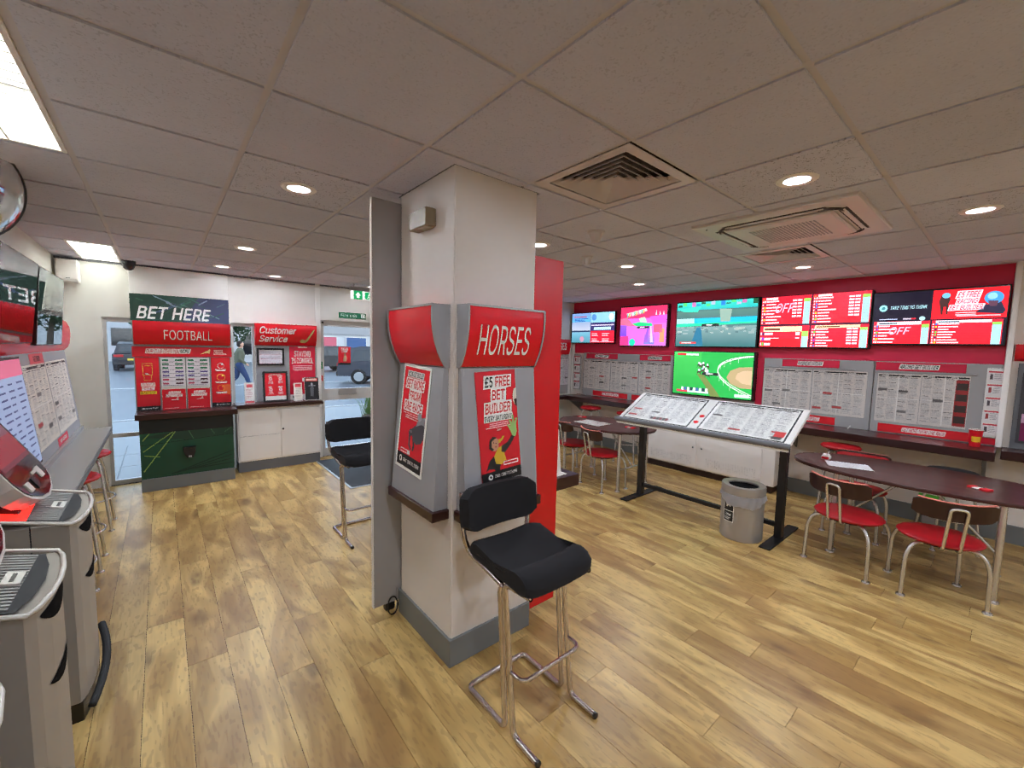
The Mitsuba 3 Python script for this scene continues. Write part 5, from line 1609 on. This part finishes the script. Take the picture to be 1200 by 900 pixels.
# wall unit with head, notice boards and worktop; local x runs to world +y
place(XL, 0, 0, 90)
U0, U1 = 2.86, 5.45
k = thing('wall_unit', 'grey wall unit with a red rounded head along the left wall', 'display stand')
part(k, 'carcass', bev(U0, U1, -0.145, -0.001, 0.83, 1.80, 0.004), 'grey')
hp2 = [(-0.05, 1.825), (-0.145, 1.825), (-0.175, 1.80), (-0.192, 1.755), (-0.196, 1.69), (-0.188, 1.62), (-0.176, 1.58), (-0.15, 1.55), (-0.05, 1.55)]
part(k, 'head', extr(hp2, U0, U1, 'x'), 'red', 25)
part(k, 'slope_board', extr([(-0.145, 1.55), (-0.15, 1.55), (-0.222, 0.85), (-0.145, 0.85)], U0, U1, 'x'), 'grey')
part(k, 'upstand', box(U0, U1, -0.242, -0.222, 0.83, 0.86), 'counter_grey')


def left_slope(x, z):
    t = (1.55 - z) / 0.70
    d_ = np.array([0, 0.072, 0.70])
    return np.array([x, -0.15 - 0.072 * t - 0.0015, z]), d_ / np.linalg.norm(d_)


o, up = left_slope(3.78, 0.935)
newsprint(0.74, 0.545, 71, 5, True, S(216, 208, 196)).put(None, 'newspaper', o, (1, 0, 0), up, label='racing page on the left wall board beside the blue list screen', cat_='newspaper')
o, up = left_slope(4.55, 0.935)
newsprint(0.80, 0.545, 72, 5, True, S(216, 210, 200)).put(None, 'newspaper', o, (1, 0, 0), up, label='racing page on the left wall board nearest the window', cat_='newspaper')
c = Canvas(0.42, 0.075, S(214, 90, 96), 0.001)
c.text('GET MORE', 0.21, 0.02, 0.035, S(90, 40, 44), w=0.2)
o, up = left_slope(4.10, 1.472)
c.put(None, 'header_strip', o, (1, 0, 0), up, label='pink sticker above the racing page on the left wall', cat_='sign')
c = Canvas(0.40, 0.06, S(206, 60, 80), 0.001)
c.text('FROM ONE RACE', 0.2, 0.018, 0.024, W_, w=0.26, shear=0.2)
o, up = left_slope(4.40, 0.862)
c.put(None, 'price_strip', o, (1, 0, 0), up, label='pink strip at the foot of the left wall board', cat_='sign')
k = thing('list_screen', 'pale blue upright list screen on the left wall behind the terminals', 'screen')
o, up = left_slope(2.95, 0.93)
nn = np.cross([1, 0, 0], up)
o = o + nn * 0.035
c = Canvas(0.70, 0.60, SCR(150, 166, 200))
c.rect(0, 0.51, 0.70, 0.60, SCR(216, 110, 140), 1)
r = random.Random(77)
for q in range(13):
    for t in range(4):
        c.rect(0.03 + t * 0.165, 0.47 - q * 0.036, 0.03 + t * 0.165 + r.uniform(0.06, 0.14), 0.479 - q * 0.036, SCR(70, 80, 120), 2)
mesh, col, uv = c.mesh(o, (1, 0, 0), up, gain=0.6)
part(k, 'picture', mesh, 'print', color=col, uv=uv, emitter={'type': 'area', 'radiance': vcol()})
P = []
for u in (-0.012, 0.712):
    for t in (-0.012, 0.612):
        for z_ in (-0.001, -0.033):
            P.append(o + np.array([1, 0, 0]) * u + up * t + nn * z_)
part(k, 'casing', trimesh.PointCloud(np.array(P)).convex_hull, 'bezel')
k = thing('wall_counter', 'grey counter along the left wall between the terminals and the window', 'counter')
part(k, 'top', bev(2.95, 5.43, -0.428, -0.146, 0.792, 0.83, 0.004), 'counter_grey')
part(k, 'edge', box(2.95, 5.43, -0.432, -0.428, 0.792, 0.83), 'grey_dark')
for yy in (3.2, 5.35):
    part(k, 'bracket', extr([(-0.001, 0.55), (-0.001, 0.792), (-0.36, 0.792), (-0.36, 0.775)], yy - 0.015, yy + 0.015, 'x'), 'grey_dark')


def left_tv(label, x0, x1, d0, d1, z1, z0):
    k = thing('television', label, 'screen')
    top, bot = np.array([0, -d1, z1]), np.array([0, -d0, z0])
    up = (top - bot) / np.linalg.norm(top - bot)
    nn = np.cross([1, 0, 0], up)
    h = np.linalg.norm(top - bot)

    def slab_(u0, u1, t0, t1, a, b):
        P = np.array([bot + np.array([1, 0, 0]) * u + up * t + nn * z_ for u in (u0, u1) for t in (t0, t1) for z_ in (a, b)])
        return trimesh.PointCloud(P).convex_hull
    part(k, 'casing', slab_(x0, x1, 0, h, -0.04, 0), 'bezel')
    part(k, 'glass', slab_(x0 + 0.008, x1 - 0.008, 0.008, h - 0.008, 0, 0.002), 'screen_gloss')
    part(k, 'mount', slab_((x0 + x1) / 2 - 0.06, (x0 + x1) / 2 + 0.06, h * 0.4, h * 0.7, -d0 + 0.035, -0.04), 'black')


left_tv('glossy dark television over the left wall unit, nearest the window', 3.98, 4.87, 0.208, 0.245, 2.108, 1.603)
left_tv('glossy dark television at the left edge reflecting the BET HERE sign', 2.80, 3.758, 0.225, 0.275, 2.087, 1.618)


# betting terminals
def terminal(yc, label, bumper=False):
    place(-0.285, yc, 0, 90)
    k = thing('betting_terminal', label, 'betting machine', 'betting terminals along the left wall')
    hw = 0.235
    plan = [(-hw, 0.50), (-hw, 0.035), (-hw * 0.8, 0.018), (-hw * 0.4, 0.004), (0, 0), (hw * 0.4, 0.004), (hw * 0.8, 0.018), (hw, 0.035), (hw, 0.50)]
    n = len(plan)
    P0 = np.array([[a, max(b, 0) + 0.0, 0.09] for a, b in plan])
    P1 = np.array([[a, b, 0.872 + 0.27 * min(b, 0.22)] for a, b in plan])
    P1[[0, -1], 2] = 0.872 + 0.27 * 0.22
    V = np.vstack([P0, P1])
    F = [[i, i + 1, n + i + 1, n + i] for i in range(n - 1)] + [[n - 1, 0, n, 2 * n - 1]]
    F = [t for q in F for t in ([q[0], q[2], q[1]], [q[0], q[3], q[2]])]
    F += [[n, n + j + 1, n + j] for j in range(1, n - 1)] + [[0, j, j + 1] for j in range(1, n - 1)]
    m = trimesh.Trimesh(V, np.array(F), process=False)
    if m.volume < 0:
        m.invert()
    part(k, 'cabinet', m, 'machine')
    part(k, 'side_seam', cat(box(-hw - 0.0006, -hw, 0.141, 0.145, 0.09, 0.90), box(hw, hw + 0.0006, 0.141, 0.145, 0.09, 0.90)), 'rubber')
    up = np.array([0, math.cos(math.atan(0.27)), math.sin(math.atan(0.27))])
    nn = np.array([0, -up[2], up[1]])
    q0 = np.array([0, 0, 0.8735])

    def dk(a, b, t=0.0):
        return q0 + np.array([a, 0, 0]) + up * (b / up[1]) + nn * t
    rim = [dk(a * 1.02, b - 0.006, 0.004) for a, b in plan[1:-1]]
    rim = [dk(-hw * 1.02, 0.25, 0.004)] + rim + [dk(hw * 1.02, 0.25, 0.004)]
    part(k, 'deck_rim', tube(rim, 0.0075, 8), 'machine_rim', True, label='pale rim of the deck')
    inner = [(-hw * 0.9, 0.26), (-hw * 0.9, 0.055), (-hw * 0.5, 0.034), (0, 0.026), (hw * 0.5, 0.034), (hw * 0.9, 0.055), (hw * 0.9, 0.26)]
    V = np.array([dk(a, b, 0.002) for a, b in inner])
    part(k, 'deck_tray', (V, [[0, j, j + 1] for j in range(1, len(inner) - 1)]), 'rubber')
    part(k, 'deck_ribs', cat(*[trimesh.PointCloud(np.array([dk(a, b, t) for a in (xx - 0.005, xx + 0.005) for b in (0.07, 0.25) for t in (0.002, 0.006)])).convex_hull for xx in np.linspace(-0.19, 0.19, 19)]), 'machine_deck', kind='stuff')
    part(k, 'coin_slot', trimesh.PointCloud(np.array([dk(a, b, t) for a in (-0.045, 0.045) for b in (0.075, 0.115) for t in (0.005, 0.012)])).convex_hull, 'machine_rim')
    part(k, 'slot_mouth', trimesh.PointCloud(np.array([dk(a, b, t) for a in (-0.03, 0.03) for b in (0.09, 0.10) for t in (0.012, 0.013)])).convex_hull, 'bezel')
    glow = np.array([dk(a, b, 0.0075) for a, b in ((-0.225, 0.155), (0.20, 0.175), (0.20, 0.245), (-0.225, 0.245))])
    part(k, 'glow_strip', (glow, [[0, 1, 2, 3]]), 'red', emitter={'type': 'area', 'radiance': {'type': 'rgb', 'value': [2.6, 0.05, 0.03]}}, label='red glowing strip under the screen')
    for z0, z1, s in ((0.775, 0.845, 1.0), (0.56, 0.61, 0.8)):
        a = np.linspace(-0.17 * s, 0.17 * s, 11)
        lo = [(x_, 0.03 * (x_ / hw) ** 2 - 0.002, z0 + (z1 - z0) * 0.9 * (x_ / (0.17 * s)) ** 2) for x_ in a]
        hi = [(x_, 0.03 * (x_ / hw) ** 2 - 0.002, z1) for x_ in a]
        part(k, 'handle_recess', (np.vstack([lo, hi]), [[i, i + 1, i + 12, i + 11] for i in range(10)]), 'recess', label='dark curved handle recess')
    part(k, 'plinth', extr([(-hw * 0.97, 0.48), (-hw * 0.97, 0.03), (-hw * 0.4, 0.005), (hw * 0.4, 0.005), (hw * 0.97, 0.03), (hw * 0.97, 0.48)], 0.0, 0.09, 'z'), 'bezel')
    a = np.linspace(-hw * 0.95, hw * 0.95, 13)
    if bumper:
        part(k, 'kick_bumper', tube([(x_, 0.035 * (x_ / hw) ** 2 - 0.028, 0.05 + 0.14 * (0.5 + 0.5 * x_ / hw)) for x_ in a], 0.016, 8), 'rubber', True, label='curved dark kick bumper')
    # monitor leaning back over the deck
    mb, ang = np.array([0, 0.13, 0.985]), math.radians(29.6)
    mu = np.array([0, math.sin(ang), math.cos(ang)])
    mn = np.array([0, -math.cos(ang), math.sin(ang)])
    L, w = 0.78, 0.232
    out = [(-w, L), (-w, 0.09), (-w * 0.93, 0.045), (-w * 0.78, 0.015), (-w * 0.4, -0.018), (0, -0.03), (w * 0.4, -0.018), (w * 0.78, 0.015), (w * 0.93, 0.045), (w, 0.09), (w, L)]

    def slab_(pts, t0, t1):
        e = trimesh.creation.extrude_polygon(Polygon(pts), t1 - t0, engine='earcut')
        v = e.vertices
        V = mb + v[:, :1] * np.array([1, 0, 0]) + v[:, 1:2] * mu + (v[:, 2:] + t0) * mn
        e = trimesh.Trimesh(V, e.faces, process=False)
        if e.volume < 0:
            e.invert()
        return e
    part(k, 'monitor_shell', slab_(out, -0.07, 0.0), 'machine_rim')
    ins = [(a * 0.95, b * 0.97 + 0.012) for a, b in out]
    part(k, 'monitor_glass', slab_(ins, 0.0, 0.003), 'dark_glass')
    c = Canvas(0.40, 0.58, SCR(90, 50, 70))
    c.grad(0, 0.0, 0.40, 0.58, SCR(120, 34, 50), SCR(180, 150, 170))
    r = random.Random(int(yc * 10))
    for q in range(9):
        c.rect(0.02, 0.18 + q * 0.04, 0.38, 0.205 + q * 0.04, SCR(*r.choice([(170, 150, 176), (150, 60, 80), (190, 170, 190), (200, 90, 90)])), 2)
    c.rect(0.0, 0.02, 0.40, 0.12, SCR(160, 30, 44), 2)
    for q in range(10):
        c.line(0.03 + q * 0.037, 0.16, 0.045 + q * 0.037, 0.55, 0.006, SCR(200, 180, 196), 2.5)
    mesh, col, uv = c.mesh(mb + np.array([-0.20, 0, 0]) + mu * 0.15 + mn * 0.0035, (1, 0, 0), mu, gain=0.35)
    part(k, 'picture', mesh, 'print', color=col, uv=uv, emitter={'type': 'area', 'radiance': vcol()})
    for xx, yy, ww, hh, mt in ((-0.13, 0.055, 0.05, 0.04, 'machine_rim'), (0.10, 0.07, 0.05, 0.05, 'machine_rim'), (-0.03, 0.05, 0.055, 0.05, 'bezel'), (0.04, 0.085, 0.06, 0.012, 'machine_rim')):
        part(k, 'control', slab_([(xx - ww / 2, yy - hh / 2), (xx + ww / 2, yy - hh / 2), (xx + ww / 2, yy + hh / 2), (xx - ww / 2, yy + hh / 2)], 0.003, 0.008), mt)
    part(k, 'neck', extr([(0.17, 0.90), (0.50, 0.90), (0.50, 1.45), (0.44, 1.45)], -0.14, 0.14, 'x'), 'bezel')


terminal(1.165, 'betting terminal at the lower left edge, only its rim in view')
terminal(1.93, 'grey betting terminal at the left edge, second from the viewer')
terminal(2.695, 'grey betting terminal farthest from the viewer, beside the left counter', True)
round_stool(-0.54, 5.05, 0, 0.68, 'vinyl', 'red stool under the left counter, nearer the window', 'round stools under the left counter')
round_stool(-0.54, 4.20, 0, 0.68, 'vinyl', 'red stool under the left counter, second from the window', 'round stools under the left counter')
round_stool(-0.54, 3.60, 0, 0.68, 'vinyl', 'red stool under the left counter, mostly hidden by the farthest terminal', 'round stools under the left counter')
place()

# ------------------------------------------------------------------ the street outside
struct('ground_pavement', box(-14, 24, YF + 0.16, 11.6, -0.2, -0.01), 'pavement')
struct('ground_road', box(-40, 60, 11.75, 70, -0.25, -0.06), 'tarmac')
struct('kerb', box(-14, 24, 11.6, 11.75, -0.2, 0.0), 'kerb')
struct('ground_line', box(-40, 60, 19.9, 20.15, -0.062, -0.056), 'kerb')
for q in range(24):
    part('ground_pavement', 'slab', bev(-1.2 + 0.75 * (q % 8), -1.2 + 0.75 * (q % 8) + 0.74, 6.6 + 0.75 * (q // 8), 6.6 + 0.75 * (q // 8) + 0.74, -0.02, 0.0, 0.004), 'pavement')


def car(x, y, deg, paint, label, tall=1.62):
    place(x, y, -0.06, deg)
    k = thing('parked_car', label, 'car')
    lw = [(-2.2, 0.35), (-2.25, 0.62), (-2.2, 0.95), (-1.2, 1.02), (1.0, 1.0), (1.9, 0.88), (2.2, 0.7), (2.2, 0.35)]
    low = extr(lw, -0.88, 0.88, 'y')
    v = low.vertices.copy()
    part(k, 'body', low, paint, 30)
    cb = extr([(-2.05, 0.98), (-1.75, tall - 0.1), (-1.3, tall), (0.1, tall), (0.55, tall - 0.12), (1.2, 0.98)], -0.82, 0.82, 'y')
    t = (cb.vertices[:, 2] - 0.98) / (tall - 0.98)
    cb.vertices[:, 1] *= 1 - 0.2 * t
    part(k, 'cabin', cb, paint, 30)
    for s in (-1, 1):
        for a, b in ((-1.62, -0.72), (-0.64, 0.22), (0.28, 0.86)):
            zt = tall - 0.14
            ya, yb = s * (0.826), s * (0.826 - 0.164 * 0.76)
            V = [[a - 0.08 * (a < -1.5), ya, 1.03], [b + 0.1 * (b > 0.5), ya, 1.03], [b - 0.25 * (b > 0.5), yb, zt], [a + 0.1 * (a < -1.5), yb, zt]]
            part(k, 'side_window', (V, [[0, 1, 2, 3] if s < 0 else [3, 2, 1, 0]]), 'car_glass')
        for wx in (-1.35, 1.35):
            wk = part(k, 'wheel', disc_y(wx, 0.33, 0.33, s * 0.70, s * 0.905, 24), 'tyre', 40)
            part(wk, 'hub', disc_y(wx, 0.33, 0.21, s * 0.905, s * 0.915, 16), 'alu', 40)
        part(k, 'tail_lamp', bev(-2.262, -2.18, s * 0.62 - 0.2, s * 0.62 + 0.2, 0.78, 0.92, 0.01), 'tail')
        part(k, 'head_lamp', bev(2.10, 2.21, s * 0.62 - 0.18, s * 0.62 + 0.18, 0.66, 0.78, 0.01), 'plastic_white')
    part(k, 'rear_window', ([[-2.02, -0.62, 1.06], [-2.02, 0.62, 1.06], [-1.80, 0.56, tall - 0.14], [-1.80, -0.56, tall - 0.14]], [[0, 3, 2, 1]]), 'car_glass')
    part(k, 'number_plate', box(-2.265, -2.25, -0.26, 0.26, 0.60, 0.71), 'plate')
    part(k, 'rear_bumper', bev(-2.30, -2.16, -0.85, 0.85, 0.36, 0.55, 0.02), 'black')
    place()


car(8.25, 18.6, -28, 'car_grey', 'dark grey parked car behind the glass of the door, nearest the pavement', 1.66)
car(8.0, 28.5, 198, 'car_dark', 'dark car farther off, left of the poster on the door glass')
car(-1.1, 33.5, 88, 'car_dark', 'dark car with a yellow plate seen through the leftmost window')
# the far side: low building and shop fronts
k = thing('far_building', 'pale shop building across the street behind the parked cars', 'building')
part(k, 'wall', box(1.5, 40, 44, 50, -0.06, 7.0), 'facade')
part(k, 'fascia', box(6, 24, 43.85, 44, 2.7, 3.5), 'grey')
for q in range(7):
    X = 5.5 + q * 3.0
    fk = part(k, 'shop_window', box(X, X + 2.2, 43.9, 44.0, 0.5, 2.5), 'door_frame')
    part(fk, 'pane', ([[X + 0.1, 43.89, 0.6], [X + 2.1, 43.89, 0.6], [X + 2.1, 43.89, 2.4], [X + 0.1, 43.89, 2.4]], [[0, 1, 2, 3]]), ['car_glass', 'tail', 'shop_pink', 'shop_blue', 'car_glass', 'shop_pink', 'car_glass'][q])
    part(k, 'upper_window', box(X + 0.4, X + 1.5, 43.93, 44.0, 4.3, 5.9), 'car_glass')
k = thing('far_building', 'plain white rendered building seen at the top of the leftmost window', 'building')
part(k, 'wall', box(-18, -1.2, 46, 52, -0.06, 6.5), 'facade')
for q in range(4):
    part(k, 'window', box(-12 + 3 * q, -10.6 + 3 * q, 45.95, 46.0, 1.2, 2.6), 'car_glass')
part(k, 'roof', bev(-18.3, -0.9, 45.7, 52.3, 6.5, 6.8, 0.02), 'grey_dark')


def leaves(centre, rad, n, size, seed, lo=0.4):
    r = np.random.default_rng(seed)
    u = r.normal(size=(n, 3))
    u /= np.linalg.norm(u, axis=1, keepdims=True)
    P = np.asarray(centre) + u * np.asarray(rad) * (lo + (1 - lo) * r.random((n, 1)))
    a = r.normal(size=(n, 3))
    a /= np.linalg.norm(a, axis=1, keepdims=True)
    b = np.cross(a, r.normal(size=(n, 3)))
    b /= np.linalg.norm(b, axis=1, keepdims=True)
    V = np.stack([P - a * size, P + b * size * 0.45, P + a * size, P - b * size * 0.45], 1).reshape(-1, 3)
    i = np.arange(n)[:, None] * 4
    return V, np.vstack([i + [0, 1, 2], i + [0, 2, 3]])


for q, (x, y, h, rr, lab) in enumerate(((0.6, 40.0, 5.2, 2.6, 'dark leafy tree by the road behind the leftmost window'), (3.6, 36.0, 5.0, 2.4, 'dark leafy tree seen through the window beside the kiosk'))):
    k = thing('street_tree', lab, 'tree')
    part(k, 'trunk', tube([(x, y, -0.06), (x + 0.1, y, 1.5), (x, y + 0.1, h * 0.7)], [0.16, 0.13, 0.06], 8), 'bark', True)
    part(k, 'crown', leaves((x, y, h * 0.72), (rr, rr, h * 0.42), 2600, 0.16, 30 + q, 0.3), 'foliage', kind='stuff')
k = thing('pavement_grass', 'tuft of tall grass on the pavement at the right of the door', 'plant')
r = np.random.default_rng(3)
V, F = [], []
for q in range(170):
    bx = np.array([3.80 + r.normal() * 0.10, 9.6 + r.normal() * 0.12, 0])
    d_ = r.normal(size=2) * 0.22
    hgt = r.uniform(0.35, 0.75)
    m1, m2 = bx + [d_[0] * 0.35, d_[1] * 0.35, hgt * 0.6], bx + [d_[0], d_[1], hgt]
    i = len(V)
    V += [bx - [0.006, 0, 0], bx + [0.006, 0, 0], m1 + [0.005, 0, 0], m1 - [0.005, 0, 0], m2]
    F += [[i, i + 1, i + 2], [i, i + 2, i + 3], [i + 3, i + 2, i + 4]]
part(k, 'blades', (np.array(V), np.array(F)), 'leaf', kind='stuff')
part(k, 'soil', lathe([(0, 0), (0.28, 0), (0.22, 0.05), (0, 0.07)], 16, (3.80, 9.6, -0.01)), 'bark', 40)

# person walking past the middle window
import manifold3d as m3
place(2.10, 17.6, -0.06, 0)


def blob(bones):
    out = m3.Manifold()
    for a, ra, b, rb in bones:
        s0 = m3.Manifold.sphere(ra, 20).translate(a)
        s1 = m3.Manifold.sphere(rb, 20).translate(b)
        out = out + m3.Manifold.batch_hull([s0, s1])
    m = out.refine_to_length(0.035).to_mesh()
    t = trimesh.Trimesh(m.vert_properties[:, :3], m.tri_verts, process=True)
    trimesh.smoothing.filter_taubin(t, iterations=8)
    return t


hip, ch, nk, hd = (0, 0, 0.95), (0.03, 0, 1.30), (0.05, 0, 1.50), (0.075, 0, 1.64)
k = thing('person', 'person in an olive jacket and blue jeans walking past the window beside the kiosk', 'person')
part(k, 'body', blob([(nk, 0.055, (0.06, 0, 1.58), 0.052), ((0.07, 0, 1.66), 0.095, (0.075, 0, 1.62), 0.082), ((0.155, 0, 1.635), 0.012, (0.15, 0, 1.655), 0.012), ((0.09, 0, 1.57), 0.05, (0.11, 0, 1.575), 0.04),
                      ((0.06, -0.09, 1.63), 0.016, (0.06, -0.09, 1.66), 0.016), ((0.06, 0.09, 1.63), 0.016, (0.06, 0.09, 1.66), 0.016),
                      ((0.18, -0.235, 0.98), 0.03, (0.235, -0.235, 0.93), 0.034), ((0.235, -0.235, 0.93), 0.012, (0.27, -0.235, 0.90), 0.010), ((-0.20, 0.235, 0.97), 0.03, (-0.235, 0.235, 0.91), 0.034), ((-0.235, 0.235, 0.91), 0.012, (-0.25, 0.235, 0.86), 0.01)]), 'skin', True)
part(k, 'hair', blob([((0.045, 0, 1.685), 0.098, (0.035, 0, 1.63), 0.085)]), 'hair', True)
part(k, 'jacket', blob([((0, 0, 0.93), 0.15, ch, 0.165), (ch, 0.16, (0.04, 0, 1.43), 0.11), ((0.03, -0.17, 1.42), 0.07, (0.03, 0.17, 1.42), 0.07), ((0, -0.05, 0.92), 0.13, (0, 0.05, 0.92), 0.13),
                        ((0.03, -0.20, 1.41), 0.062, (0.0, -0.235, 1.14), 0.05), ((0.0, -0.235, 1.14), 0.05, (0.17, -0.235, 0.99), 0.04), ((0.03, 0.20, 1.41), 0.062, (-0.07, 0.235, 1.16), 0.05), ((-0.07, 0.235, 1.16), 0.05, (-0.19, 0.235, 0.98), 0.04)]), 'jacket', True)
part(k, 'jeans', blob([((0, -0.08, 0.92), 0.12, (0.20, -0.09, 0.52), 0.078), ((0.20, -0.09, 0.52), 0.075, (0.33, -0.09, 0.11), 0.055), ((0, 0.08, 0.92), 0.12, (-0.08, 0.09, 0.50), 0.078), ((-0.08, 0.09, 0.50), 0.075, (-0.36, 0.09, 0.17), 0.055), ((0, -0.07, 0.93), 0.125, (0, 0.07, 0.93), 0.125)]), 'jeans', True)
for nm, a, b in (('shoe', (0.33, -0.09, 0.06), (0.47, -0.09, 0.055)), ('shoe', (-0.38, 0.09, 0.10), (-0.28, 0.09, 0.035))):
    part(k, nm, blob([(a, 0.05, b, 0.038)]), 'black', True)
place()
